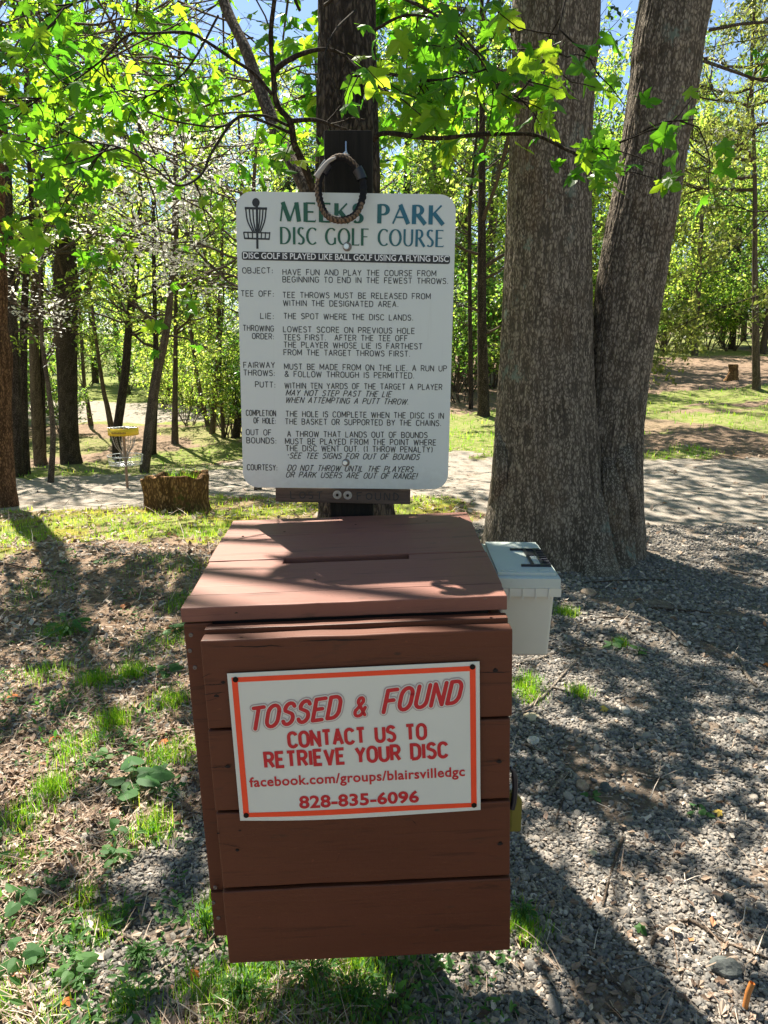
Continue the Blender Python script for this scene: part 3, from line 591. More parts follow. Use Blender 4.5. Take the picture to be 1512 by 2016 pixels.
def fat_stroke(g, P, w_, y, caps=True):
    P = np.asarray(P, float)
    if len(P) > 2:
        dn_ = norm(P[1:]-P[:-1]); sh_ = np.where((dn_[1:]*dn_[:-1]).sum(1) < .35)[0]
        if len(sh_):
            e_ = [0]+[int(k)+1 for k in sh_]+[len(P)-1]
            for a_, b_ in zip(e_[:-1], e_[1:]):
                Q = P[a_:b_+1].copy(); d0 = norm(Q[1]-Q[0]); d1 = norm(Q[-1]-Q[-2])
                if not caps and a_ > 0: Q[0] -= d0*w_*.42
                if not caps and b_ < len(P)-1: Q[-1] += d1*w_*.42
                fat_stroke(g, Q, w_, y, caps)
            return
    if len(P) == 2: P = np.array([P[0], P.mean(0), P[1]])
    n = len(P); _lay[0] = (_lay[0]+1) % 7; yy = y-_lay[0]*.00005
    d = P[1:]-P[:-1]; dn = norm(d); nn = np.stack([-dn[:, 1], dn[:, 0]], -1); N = np.zeros_like(P); N[0] = nn[0]; N[-1] = nn[-1]
    m = norm(nn[:-1]+nn[1:]); c = np.maximum((m*nn[:-1]).sum(1), .9 if caps else .5); N[1:-1] = m/c[:, None]
    A, B = P+N*w_/2, P-N*w_/2; V = np.zeros((2*n, 3)); V[:n, [0, 2]] = A; V[n:, [0, 2]] = B; V[:, 1] = yy; i = np.arange(n-1); g.add(V, np.stack([i, i+n, i+n+1, i+1], -1))
    if caps:
        sh = [(P[k], None) for k in range(1, n-1) if (dn[k-1]*dn[k]).sum() < .8]
        for e, dr in sh: t = np.linspace(0, 2*PI, 12, endpoint=False); V = np.zeros((12, 3)); V[:, 0] = e[0]+w_/2*np.cos(t); V[:, 2] = e[1]+w_/2*np.sin(t); V[:, 1] = yy-.00001; g.add(V, np.arange(12)[None])
        for e, dr in ((P[0], -dn[0]), (P[-1], dn[-1])):
            a0 = math.atan2(dr[1], dr[0]); t = np.linspace(a0-PI/2, a0+PI/2, 7); V = np.zeros((8, 3)); V[0, [0, 2]] = e; V[1:, 0] = e[0]+w_/2*np.cos(t); V[1:, 2] = e[1]+w_/2*np.sin(t); V[:, 1] = yy
            g.add(V, np.array([[0, k, k+1] for k in range(1, 7)]))
def put_strokes(g, s, fr, p0, p1, cap, y, wd, gap=.24, shear=0.0, hit=0.0, sp=None, caps=False):
    a = np.array(fr.onY(*p0, hit)); b = np.array(fr.onY(*p1, hit)); up = np.array(fr.onY(p0[0], p0[1]-cap, hit)); ch = abs(up[1]-a[1])
    adv = [(SF[c][0] if c != ' ' or sp is None else sp)+gap for c in s]; tot = sum(adv)-gap; d = b-a; Ln = np.linalg.norm(d)-abs(shear)*ch*.0; sx = Ln/(tot+shear*.9); e = d/np.linalg.norm(d); n = np.array([-e[1], e[0]]); x = 0
    for c, ad in zip(s, adv):
        for pts in SF[c][1]:
            P = np.asarray(pts, float); Q = a+(((P[:, 0]+x)*sx)+shear*P[:, 1]*ch)[:, None]*e+(P[:, 1]*ch)[:, None]*n
            keep = np.r_[True, np.linalg.norm(np.diff(Q, axis=0), axis=1) > 1e-6]; fat_stroke(g, Q[keep], wd*ch, y, caps)
        x += ad

# ------------------------------------------------------------ sign post
post = empty('sign_post', (-.075, 1.90, 0)); tag(post, 'dark wooden post behind the brown box carrying the white rules sign and a plank', 'sign post')
xa, xb = U(638, 300, 1.85)[0], U(733, 300, 1.85)[0]; zt = U(690, 256, 1.85)[2]
g = Geo(); bevbox(g, xa+.075, xb+.075, -.052, .042, -.1, zt, .004, 2, .5, .0015, 30, 2); o = g.build('post', M['post'], post)
# hook
hk = [U(681, 279, 1.845), U(681, 290, 1.838), U(682, 300, 1.833), U(686, 308, 1.83), U(684, 316, 1.825), U(678, 312, 1.822), U(676, 304, 1.822), U(681, 298, 1.824)]
g = Geo(); V, F = tube(cr(hk, 24)-np.array([-.075, 1.90, 0]), .0022, 6); g.add(V, F); g.build('hook', M['steel'], post, True)
panel = None
g = Geo(); prism(g, rrect(-SW/2, SW/2, -SH, 0, .038), -.0011, .0011, 0); panel = g.build('sign_panel', M['sign'], post)
Mp = Matrix.Translation(Vector(FS.loc)-Vector((-.075, 1.90, 0))) @ Matrix(FS.m.tolist()).to_4x4(); panel.matrix_local = Mp
g = Geo(); title(g, 'MEEKS PARK', FS, (550, 436), (874, 443), 38, -.0022); title(g, 'DISC GOLF COURSE', FS, (551, 481), (874, 487), 34, -.0022, .07, .95)
g.build('title_lettering', M['green'], panel)
g = Geo(); 
ba = [FS.onY(*p) for p in ((476, 496), (886, 503), (886, 518), (476, 511))]; x0, z1 = ba[0]; x1 = ba[1][0]; z0 = ba[3][1]
bmz = rrect(x0, x1, z0-.001, z1+.001, .005, 4); bm = bmesh.new(); bm.faces.new([bm.verts.new((x, -.0018, z+(x-x0)*-.006)) for x, z in bmz]); add_bm(g, bm)
ban = g.build('banner_strip', M['black'], panel)
g = Geo(); put_text(g, 'DISC GOLF IS PLAYED LIKE BALL GOLF USING A FLYING DISC', FS, (479, 509), (883, 516), 12, -.0026, .012); g.build('banner_lettering', M['white'], panel)
RT = [('OBJECT:', 478, 538, 537, 538), ('HAVE FUN AND PLAY THE COURSE FROM', 557, 541, 858, 544), ('BEGINNING TO END IN THE FEWEST THROWS.', 557, 555.5, 882, 559), ('TEE OFF:', 475, 583, 539, 584), ('TEE THROWS MUST BE RELEASED FROM', 557, 586, 847, 589), ('WITHIN THE DESIGNATED AREA.', 558, 602, 784, 604.5),
 ('LIE:', 513, 627, 539, 628), ('THE SPOT WHERE THE DISC LANDS.', 559, 627.5, 813, 631), ('THROWING', 479, 651, 539, 652.5), ('ORDER:', 497, 667, 539, 668), ('LOWEST SCORE ON PREVIOUS HOLE', 558, 653.5, 816, 657), ('TEES FIRST.  AFTER THE TEE OFF', 559, 669.5, 802, 671.5), ('THE PLAYER WHOSE LIE IS FARTHEST', 559, 684, 831, 687.5), ('FROM THE TARGET THROWS FIRST.', 559, 699, 807, 702),
 ('FAIRWAY', 480, 724, 541, 724), ('THROWS:', 480, 739, 541, 740), ('MUST BE MADE FROM ON THE LIE. A RUN UP', 560, 727, 879, 731), ('& FOLLOW THROUGH IS PERMITTED.', 561, 741.5, 815, 745), ('PUTT:', 503, 762, 542, 763), ('WITHIN TEN YARDS OF THE TARGET A PLAYER', 561, 764.5, 870, 767.5),
 ('COMPLETION', 485, 818, 543, 819), ('OF HOLE:', 500, 833, 543, 834), ('THE HOLE IS COMPLETE WHEN THE DISC IS IN', 563, 820, 873, 824), ('THE BASKET OR SUPPORTED BY THE CHAINS.', 562, 835, 868, 838.5), ('OUT OF', 485, 856, 534, 857), ('BOUNDS:', 486, 872, 544, 873), ('A THROW THAT LANDS OUT OF BOUNDS', 566, 859.5, 841, 862), ('MUST BE PLAYED FROM THE POINT WHERE', 562, 874, 858, 876.5), ('THE DISC WENT OUT. (1 THROW PENALTY)', 563, 887.5, 851, 890.5), ('COURTESY:', 487, 925, 546, 926)]
RI = [('MAY NOT STEP PAST THE LIE', 563, 778.5, 772, 781.5), ('WHEN ATTEMPTING A PUTT THROW.', 562, 792.5, 806, 796.5), ('*SEE TEE SIGNS FOR OUT OF BOUNDS', 565, 902, 827, 905), ('DO NOT THROW UNTIL THE PLAYERS', 566, 926, 815, 929.5), ('OR PARK USERS ARE OUT OF RANGE!', 563, 939.5, 822, 943)]
g = Geo()
for s_, a, b, c, d in RT: put_strokes(g, s_, FS, (a, b), (c, d), 10.8, -.0014, .15, .26)
for s_, a, b, c, d in RI: put_strokes(g, s_, FS, (a, b), (c, d), 10.8, -.0014, .15, .26, .3)
g.build('rules_lettering', M['black'], panel)
# basket emblem
g = Geo()
def SL(p0, p1, w_): stroke(g, [FS.onY(*p0), FS.onY((p0[0]+p1[0])/2, (p0[1]+p1[1])/2), FS.onY(*p1)], w_/FPX*1.72, -.0016)
c = FS.onY(504, 399); bm = bmesh.new(); bm.faces.new([bm.verts.new((c[0]+.0088*math.cos(t), -.0016, c[1]+.0098*math.sin(t))) for t in np.linspace(0, 2*PI, 28, endpoint=False)]); add_bm(g, bm)
SL((482, 410), (526, 411), 4.5); SL((480, 457.5), (532, 459), 2.6); SL((482, 469.5), (531, 471), 3.2); SL((506, 405), (507, 490), 4.4)
for xt, xb_ in ((484, 498), (491, 501), (498, 504), (512, 508), (518, 510), (524, 513)):
    q = cr([(xt, 411), (xt+(xb_-xt)*.25, 435), (xb_, 457)], 8); stroke(g, [FS.onY(*p) for p in q], 2.7/FPX*1.72, -.0016)
for xt, xb_ in ((480, 482), (488, 489.5), (497, 497.5), (515, 514.5), (523, 522), (531.5, 530)): SL((xt, 457), (xb_, 471), 2.4)
g.build('basket_emblem', M['black'], panel)
def disc_part(name, fr_loc, r, h, mat, parent, prof=None, seg=20):
    g = Geo(); pr = prof or [(0, 0), (r*.9, 0), (r, .15*h), (r, .7*h), (r*.8, h), (0, h)]
    V, F = lathe(pr, seg); V = V[:, [0, 2, 1]]*np.array([1, -1, 1]); g.add(V+np.array(fr_loc), F[:, ::-1]); return g.build(name, mat, parent, False)
for (px, py, rr) in ((682, 486, .0105), (679.5, 910.5, .0095)):
    x, z = FS.onY(px, py); wsh = disc_part('washer', (x+.002, -.0012, z), rr, .002, M['rust'], panel); disc_part('bolt', (x, -.0032, z), rr*.66, .006, M['bolt'], panel)
# plank with handwritten lost and found
g = Geo(); a = U(543, 958, 1.838); b = U(808, 963, 1.838); c = U(545, 987, 1.838)
ang = math.atan2(b[2]-a[2], b[0]-a[0]); bevbox(g, 0, b[0]-a[0], -.008, .008, c[2]-a[2], 0, .002, 2, .3, .0012, 24, 0)
plank = g.build('wooden_plank', M['board'], post); plank.location = Vector(a)-Vector((-.075, 1.90, 0)); plank.rotation_euler = (0, -ang, 0)
FP = Frame(a, rotm(0, 0, -ang)); g = Geo()
hand = {'L': [[(0, 1), (.05, 0), (.55, .03)]], 'O': [arcp(.35, .5, .3, .42, 60, 420, 16)], 'S': [np.vstack([arcp(.3, .74, .22, .2, 40, 250, 8), arcp(.28, .27, .24, .22, 60, -150, 8)])], 'T': [[(0, .95), (.6, 1)], [(.3, 1), (.28, 0)]], 'F': [[(.05, 1), (.08, 0)], [(.05, .97), (.55, 1)], [(.05, .52), (.45, .55)]], 'U': [np.vstack([[(.05, 1)], arcp(.32, .32, .27, .3, 180, 360, 10), [(.6, 1)]])], 'N': [[(.03, 0), (.08, 1), (.55, .02), (.6, 1)]], 'D': [np.vstack([[(.08, 0), (.08, 1)], arcp(.12, .5, .42, .48, 85, -90, 12)])]}
for s_, x0, x1 in (('LOST', 572, 641), ('FOUND', 702, 792)):
    for i, ch in enumerate(s_):
        cx = x0+(x1-x0)*i/len(s_); wd = (x1-x0)/len(s_)*1.05
        for P in hand[ch]:
            P = cr(np.asarray(P, float), max(8, 3*len(P))) if len(P) > 3 else np.array([np.asarray(P[0])+(np.asarray(P[-1])-np.asarray(P[0]))*t for t in (0, .5, 1)]) if len(P) == 2 else np.vstack([P[0], P[1], P[1], P[2]])+np.array([[0, 0], [0, 0], [.001, 0], [0, 0]])
            stroke(g, [FP.onY(cx+wd*x, 981-14.5*z+(cx-543)*.018, -.008) for x, z in P], .0026, -.0092)
g.build('handwritten_lettering', M['black'], plank)
for px, py in ((664, 974), (684.5, 975)):
    x, z = FP.onY(px, py, -.008); wsh = disc_part('washer', (x, -.008, z), .0112, .0022, M['washer'], plank, [(0, .0016), (.0045, .0016), (.0052, .0008), (.0068, .0008), (.0074, .0018), (.0104, .0016), (.0112, .0)], 28); disc_part('bolt', (x, -.0102, z), .0035, .003, M['darkmetal'], plank)
# ------------------------------------------------------------ paracord ring on the hook
Rc = U(671, 377, 1.80); rx, rz = 44/FPX*zcof(Rc), 60/FPX*zcof(Rc)
th = np.linspace(0, 2*PI, 145)[:-1]; ring = np.stack([Rc[0]+rx*np.cos(th)*(1+.05*np.sin(th*3)), Rc[1]+.014*np.sin(th)+.006*np.cos(2*th)-.004, Rc[2]+rz*np.sin(th)-.004*np.cos(th*2)], -1)
def ringmesh(rad, twist, squash, ph, rf):
    n = len(ring); T = norm(np.roll(ring, -1, 0)-np.roll(ring, 1, 0)); out = norm(ring-Rc); B = norm(np.cross(T, out)); sg = 12; t = np.linspace(0, 2*PI, sg, endpoint=False)
    br = 1+.13*np.sin(th*40)[:, None]*np.cos(t*2)[None]
    V = ring[:, None]+rad*br[..., None]*(np.cos(t)[None, :, None]*out[:, None]*squash+np.sin(t)[None, :, None]*B[:, None])
    i = np.arange(n)[:, None]*sg; i2 = ((np.arange(n)+1) % n)[:, None]*sg; j = np.arange(sg)[None]; j2 = (j+1) % sg
    F = np.stack([i+j, i+j2, i2+j2, i2+j], -1).reshape(-1, 4)
    r = ((np.sin(th*40)[:, None]*np.cos(t*4)[None] > -.15)*.5+.4)*(np.cos(t)[None] > -.45)*(np.mod(th[:, None]/(2*PI)+.05, 1) > .14)
    return V.reshape(-1, 3), F, r.ravel()
t_ = NT('braided_cord'); c_ = t_.ramp(t_.attr('rnd'), [(.1, (.010, .010, .012)), (.45, (.04, .028, .02)), (.85, (.17, .115, .075))]); M['cord'] = t_.fin(c_, .85, None, .2)
g = Geo(); V, F, r = ringmesh(.0085, 0, .95, 0, 0); g.add(V, F, r); collar = g.build('cord_ring', M['cord'], None, True); tag(collar, 'braided tan and black cord loop hanging from the hook over the white sign', 'cord loop')
g = Geo(); 
for a0 in (2.35, .62): 
    k = int(a0/(2*PI)*len(ring)); V, F = tube(ring[k-4:k+5], .0125, 10); g.add(V, F)
g.build('buckle', M['blackplastic'], collar, True)
g = Geo(); pts = [U(688, 306, 1.815), U(679, 303, 1.812), U(675, 312, 1.806), U(660, 314, 1.80), U(645, 322, 1.795), U(630, 340, 1.79), U(622, 352, 1.79)]
V, F = tube(cr(pts, 20), .0016, 6); g.add(V, F); V, F = tube(cr([p+np.array([0.001, -.003, .003]) for p in pts[3:]], 14), np.linspace(.003, .007, 14), 7); g.add(V, F, .8); g.build('frayed_string', flat_mat('frayed_string', (.33, .30, .27), .9), collar, True)

# ------------------------------------------------------------ the brown box
box = empty('drop_box'); FB.apply(box); tag(box, 'brown painted plank box with slotted lid under the white rules sign', 'drop box')
W2, DH = .2725, .665
zs = [0]+[FB.onY(px, py)[1] for px, py in ((412, 1438), (428, 1601), (443, 1752))]+[-DH]
g = Geo(); rr = random.Random(3)
for i in range(4):
    zt_, zb_ = zs[i]-(.0028 if i else 0), zs[i+1]+(.0028 if i < 3 else 0)
    bevbox(g, -W2+(.002, .0, .001, 0)[i], W2-(0, .003, .002, .001)[i], (0, .002, .001, -.002)[i], .033, zb_, zt_, .0034, 3, (.1, .33, .6, .85)[i], .0019, 60, 0)
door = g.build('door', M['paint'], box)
g = Geo(); bevbox(g, -W2+.003, W2-.002, .0335, .060, -DH+.03, .0085, .002, 2, .4, .001, 20, 0); g.build('door_batten', M['paint'], box)
LYF, LZF, LYB, LZB = .063, .039, .611, .071; LX0, LX1 = -.316, .274
# carcass: side panels, bottom, back, corner stile
g = Geo(); bevbox(g, -.309, -.287, .072, .59, -.638, -.004, .002, 2, .2, .001, 12, 1); g.build('side_panel', M['paint'], box)
g = Geo(); bevbox(g, .246, .268, .072, .59, -.638, -.004, .002, 2, .8, .001, 12, 1); g.build('side_panel', M['paint'], box)
g = Geo(); bevbox(g, -.283, .243, .05, .58, -.63, -.61, .002, 2, .5); g.build('bottom_panel', M['paint'], box)
g = Geo(); bevbox(g, -.283, .243, .57, .59, -.608, .0, .002, 2, .5); g.build('back_panel', M['paint'], box)
g = Geo(); bevbox(g, -.3125, -.262, .0610, .0715, -.650, .0095, .002, 2, .7, .001, 40, 2); g.build('corner_stile', M['paint'], box)
g = Geo(); bevbox(g, -.310, -.258, .0535, .0607, -.650, -.550, .0015, 2, .3); g.build('repair_block', M['paint'], box)
for px, py, yy in ((376, 1250, .061), (374, 1281, .061), (384, 1314, .061), (424, 1747, .0535), (420, 1777, .0535), (430, 1807, .0535)):
    x, z = FB.onY(px, py, yy); disc_part('screw', (x, yy, z), .0042, .0016, M['rust'], box, [(0, .0006), (.0016, .0006), (.0022, .0016), (.0036, .0016), (.0042, .0)])
for px, py in ((440, 1343), (426, 1369), (448, 1509), (467, 1674), (477, 1848), (578, 1851), (798, 1848), (975, 1318), (983, 1499), (985, 1660), (983, 1796), (987, 1766), (545, 1850)):
    x, z = FB.onY(px, py); disc_part('nail', (x, .0005, z), .0026, .0012, M['darkmetal'], box, [(0, .001), (.002, .001), (.0034, .0)], 10)
def crack(p0, p1, wpx, hit=0.0):
    a, b = np.array(FB.onY(*p0)), np.array(FB.onY(*p1)); n = 14; t = np.linspace(0, 1, n); C = a+(b-a)*t[:, None]; C[:, 1] += np.cumsum(rng.normal(0, .0005, n)); ww = wpx/FPX*1.25*np.sin(PI*np.clip(t*.9+.08, 0, 1))*rng.uniform(.5, 1.1, n)
    V = np.zeros((2*n, 3)); V[:n, [0, 2]] = C+np.stack([0*t, ww/2], -1); V[n:, [0, 2]] = C-np.stack([0*t, ww/2], -1); V[:, 1] = -.0007; i = np.arange(n-1); return V, np.stack([i, i+n, i+n+1, i+1], -1)
g = Geo()
for p0, p1, w_ in (((396, 1334), (418, 1330), 1.6), ((399, 1349), (447, 1345), 2.2), ((401, 1368), (444, 1365), 2.6), ((403, 1381), (430, 1378), 1.4), ((413, 1511), (455, 1507), 2), ((944, 1324), (1006, 1319), 2.2), ((430, 1660), (480, 1668), 1.4), ((446, 1771), (490, 1768), 4), ((455, 1776), (485, 1780), 3), ((660, 1702), (672, 1676), 1.0), ((812, 1614), (820, 1622), 2.2), ((990, 1766), (978, 1768), 2.5), ((946, 1500), (1000, 1499), 1.5), ((460, 1272), (560, 1268), 3.0), ((590, 1262), (760, 1258), 2.6), ((640, 1874), (700, 1871), 1.2)): V, F = crack(p0, p1, w_); g.add(V, F)
for cx, cy, w_ in ((440, 1343, 8), (426, 1370, 9), (448, 1509, 9), (975, 1320, 9), (467, 1674, 7), (477, 1847, 10), (798, 1848, 10), (983, 1796, 9), (984, 1767, 6), (985, 1661, 9), (983, 1500, 9), (472, 1776, 9), (430, 1640, 5), (472, 1635, 5)):
    x, z = FB.onY(cx, cy); t = np.linspace(0, 2*PI, 14, endpoint=False); r_ = w_/2/FPX*1.25*rng.uniform(.6, 1.1, 14); V = np.stack([x+r_*1.5*np.cos(t), 0*t-.0008, z+r_*.8*np.sin(t)], -1); g.add(V, np.arange(14)[None])
g.build('wood_knots', flat_mat('dark_crack', (.013, .007, .005), .9), door)
# lid
b_ = (LZB-LZF)/(LYB-LYF); a_ = LZF-b_*LYF
seams = [FB.onZ(px, py, a_, b_, 0)[1] for px, py in ((700, 1159), (700, 1094), (700, 1048))]
ys = [LYF]+seams+[LYB]
bm_slot = [FB.onZ(557, 1108, a_, b_, 0)[0], FB.onZ(806, 1098, a_, b_, 0)[0]]
sy0, sy1 = FB.onZ(560, 1108, a_, b_, 0)[1], FB.onZ(560, 1096, a_, b_, 0)[1]
def plank_prism(g, outline, z0, z1, rnd, bev=.0025):
    bm = bmesh.new(); pts = []
    n = len(outline)
    for i in range(n):
        (xa_, ya_), (xb_, yb_) = outline[i], outline[(i+1) % n]; L = math.hypot(xb_-xa_, yb_-ya_); k = max(1, int(L/.03)) if abs(xb_-xa_) > .1 else 1
        for q in range(k): t = q/k; j = (.0 if q == 0 else .0011*(rr.random()-.5)*2); pts.append((xa_+(xb_-xa_)*t, ya_+(yb_-ya_)*t+j))
    f = bm.faces.new([bm.verts.new((x, y, z1)) for x, y in pts]); r = bmesh.ops.extrude_face_region(bm, geom=[f])
    for v in [e for e in r['geom'] if isinstance(e, bmesh.types.BMVert)]: v.co.z = z0
    bmesh.ops.recalc_face_normals(bm, faces=bm.faces[:])
    bmesh.ops.bevel(bm, geom=[e for e in bm.edges if e.calc_face_angle(0) > .6 and abs(e.verts[0].co.z-e.verts[1].co.z) < 1e-5], offset=bev, segments=3, profile=.6, affect='EDGES')
    for v in bm.verts: v.co.z += b_*(v.co.y-LYF)
    add_bm(g, bm, rnd)
g = Geo(); gp = .0016
for i in range(4):
    y0, y1 = ys[i]+(gp if i else 0), ys[i+1]-(gp if i < 3 else 0); ofs = (0, .002, -.001, .001)[i]
    if i == 1:
        sA, sB = bm_slot; out = [(LX0+ofs, y0), (LX1+ofs, y0), (LX1+ofs, y1), (sB, y1), (sB, min(sy0, y1-.008)), (sA, min(sy0, y1-.008)), (sA, y1), (LX0+ofs, y1)]
    elif i == 2:
        sA, sB = bm_slot; out = [(LX0+ofs, y0), (sA, y0), (sA, y0+.004), (sB, y0+.004), (sB, y0), (LX1+ofs, y0), (LX1+ofs, y1), (LX0+ofs, y1)]
    else: out = [(LX0+ofs, y0), (LX1+ofs, y0), (LX1+ofs, y1), (LX0+ofs, y1)]
    plank_prism(g, out, LZF-.0275-(.0012 if i % 2 else 0), LZF-(0, .0012, .0004, .0015)[i], (.15, .4, .62, .9)[i])
lid = g.build('lid', M['sunlitpaint'], box)
g = Geo(); bevbox(g, -.2815, .2415, .0740, .090, -.06, .009, .002, 2); bevbox(g, -.2815, .2415, .0915, .566, -.040, -.030, .001, 1); g.build('interior_shade', flat_mat('painted_interior_shade', (.02, .012, .01), .9), box)  # near-black bar and sheet stand for the shade inside the box
for px, py in ((465, 1206), (486, 1187), (478, 1055), (560, 1046), (700, 1032), (840, 1025), (905, 1018), (905, 1160), (955, 1178), (620, 1140)):
    x, y = FB.onZ(px, py, a_, b_, 0); gg = Geo(); V, F = lathe([(0, .0006), (.0018, .0006), (.003, .0002)], 8, (x, y, a_+b_*y-.0008)); gg.add(V, F); gg.build('nail', M['darkmetal'], box)
# notice plate
q = [np.array(FB.onY(px, py, -.006)) for px, py in ((447, 1326), (944, 1302), (946, 1595), (473, 1616))]
def bil(u, v): return (q[0]*(1-u)+q[1]*u)*(1-v)+(q[3]*(1-u)+q[2]*u)*v
def warp(u, v): return -.0065-.0018*np.sin(u*PI)*v-.0012*np.sin(u*7)*(v > .9)
def quadgrid(g, u0, u1, v0, v1, dy, nu=24, nv=14, sag=True):
    us, vs = np.linspace(u0, u1, nu), np.linspace(v0, v1, nv); V = []
    for v in vs:
        for u in us: p = bil(u, v+(.012*math.sin(u*PI*1.2-.2)*max(0, v-.95)/.05 if sag else 0)); V.append((p[0], warp(u, v)+dy, p[1]))
    i = np.arange(nv-1)[:, None]*nu; j = np.arange(nu-1)[None]; g.add(V, np.stack([i+j, i+nu+j, i+nu+j+1, i+j+1], -1).reshape(-1, 4))
g = Geo(); quadgrid(g, 0, 1, 0, 1, 0); quadgrid(g, 0, 1, 0, 1, .0012); plate = g.build('notice_plate', M['plate'], box, True)
g = Geo(); bu, bv = .016, .026; tu, tv = .026, .032
quadgrid(g, bu, 1-bu, bv, bv+tv, -.0005, 24, 2); quadgrid(g, bu, 1-bu, 1-bv-tv, 1-bv, -.0005, 24, 2)
quadgrid(g, bu, bu+tu*.9, bv+tv, 1-bv-tv, -.0005, 2, 10); quadgrid(g, 1-bu-tu*.9, 1-bu, bv+tv, 1-bv-tv, -.0005, 2, 10); g.build('border', M['orange'], plate)
def fixtext(gs):
    for k in range(len(gs.v)):
        P = gs.v[k]; A = np.array([q[1]-q[0], q[3]-q[0]]).T; uv = np.linalg.solve(A, (P[:, [0, 2]]-q[0]).T); P[:, 1] += warp(np.clip(uv[0], 0, 1), np.clip(uv[1], 0, 1))
g = Geo(); y_ = -.0008
put_strokes(g, 'CONTACT US TO', FB, (570, 1470), (838, 1453), 28, y_, .22, .27, 0, -.006, .36)
put_strokes(g, 'RETRIEVE YOUR DISC', FB, (524, 1510), (880, 1489), 28, y_, .22, .27, 0, -.006, .36)
put_text(g, 'facebook.com/groups/blairsvilledgc', FB, (492, 1549), (915, 1527), 19, y_, .021, 1.06, 0, -.006)
put_text(g, '828-835-6096', FB, (590, 1590), (825, 1579), 24, y_, .032, 1.04, 0, -.006); fixtext(g); g.build('contact_lettering', M['red'], plate)
for nm, wd, mt, yy in (('headline_outline', .37, 'greyink', -.0006), ('headline_gap', .275, 'plate', -.0011), ('headline_lettering', .185, 'red', -.0016)):
    g = Geo()
    for s_, p0, p1, cap in (('TOSSED', (493, 1435), (676, 1409), 40), ('&', (697, 1410), (728, 1404), 34), ('FOUND', (755, 1401), (912, 1380), 41)):
        put_strokes(g, s_, FB, p0, p1, cap, yy, wd, .30, .34, -.006, None, True)
    fixtext(g); g.build(nm, M[mt], plate)
for px, py in ((464, 1337), (930, 1312), (933, 1584), (485, 1604)):
    x, z = FB.onY(px, py, -.006); disc_part('screw', (x, -.0068, z), .0048, .003, M['darkmetal'], plate)
# cracks along the door grain: carved dark seams are in the paint; latch on the right side
g = Geo(); Yl = 1.235
pts = [U(1004, 1512, Yl), U(1011, 1520, Yl), U(1014, 1545, Yl), U(1012, 1575, Yl), U(1008, 1592, Yl)]
V, F = tube(cr(pts, 16), [.004]*5+[.0055]*11, 8); g.add(V, F); clip = g.build('hanging_clip', M['blackplastic'], None, True); tag(clip, 'black clip hanging on the right side of the brown box', 'clip')
g = Geo(); A_ = U(1005, 1556, Yl+.012); B_ = U(1024, 1632, Yl+.012)
prism(g, [(A_[0]-.01, B_[2]-.001), (B_[0]-.002, B_[2]), (B_[0], B_[2]+.004), (B_[0], A_[2]-.018), (A_[0]+.008, A_[2]), (A_[0]-.01, A_[2])], Yl+.004, Yl+.014, .001)
for k in range(14): bevbox(g, A_[0]-.006, A_[0]+.003, Yl+.0032, Yl+.0045, B_[2]+.008+k*.0034, B_[2]+.0092+k*.0034, .0003, 1)
tg = g.build('plastic_tag', M['olive'], None); tag(tg, 'olive yellow ribbed plastic tag hanging below the black clip', 'tag')

# ------------------------------------------------------------ plastic storage bin beside the box
bx0 = U(980, 1142, 1.42); bz = bx0[2]
bin_ = empty('storage_bin', (bx0[0]+.064, 1.555, .93)); tag(bin_, 'milky plastic storage bin with pale green lid fixed beside the brown box', 'storage bin')
bin_.rotation_euler = (0, 0, -.03)
g = Geo()
def taper(g, x0, x1, y0, y1, z0, z1, t, b=.006):
    bm = bmesh.new(); V, F = box_v(x0, x1, y0, y1, z0, z1); vs = [bm.verts.new(v) for v in V]
    cx, cy = (x0+x1)/2, (y0+y1)/2
    for v in vs[:4]: v.co.x = cx+(v.co.x-cx)*t; v.co.y = cy+(v.co.y-cy)*t
    for f in F: bm.faces.new([vs[i] for i in f])
    bmesh.ops.bevel(bm, geom=bm.edges[:], offset=b, segments=3, profile=.5, affect='EDGES'); add_bm(g, bm)
HB = bz-.93
taper(g, -.054, .058, -.125, .125, 0, HB-.020, .90, .006)
g.build('bin_body', M['bin'], bin_, False)
g = Geo(); bevbox(g, -.062, .068, -.138, .135, HB-.034, HB-.017, .003, 2)
for k in range(4): bevbox(g, -.036+k*.026, -.033+k*.026, -.1405, -.137, HB-.040, HB-.0165, .0008, 1)
g.build('bin_rim', M['bin'], bin_)
g = Geo(); bevbox(g, -.066, .066, -.1385, .135, HB-.0165, HB+.004, .004, 3); bevbox(g, -.058, .060, -.120, .128, HB+.0042, HB+.011, .003, 3)
bevbox(g, -.050, -.020, -.111, -.105, HB+.0112, HB+.013, .0009, 2); bevbox(g, .028, .050, -.108, -.100, HB+.0112, HB+.013, .0009, 2)
g.build('bin_lid', M['binlid'], bin_)
g = Geo(); ht = HB+.0113
for x0, x1, y0, y1 in ((-.004, .058, -.078, -.070), (-.010, .056, .050, .058), (.040, .0585, -.0695, .0495), (.018, .024, -.0695, .0495)): bevbox(g, x0, x1, y0, y1, ht-.002, ht+.0035, .0015, 2)
bevbox(g, .0245, .0395, .006, .049, ht-.002, ht+.001, .0006, 1)
for k in range(6): bevbox(g, .044, .057, -.058+k*.018, -.050+k*.018, ht+.0038, ht+.006, .0008, 1)
g.build('bin_handle', M['blackplastic'], bin_)

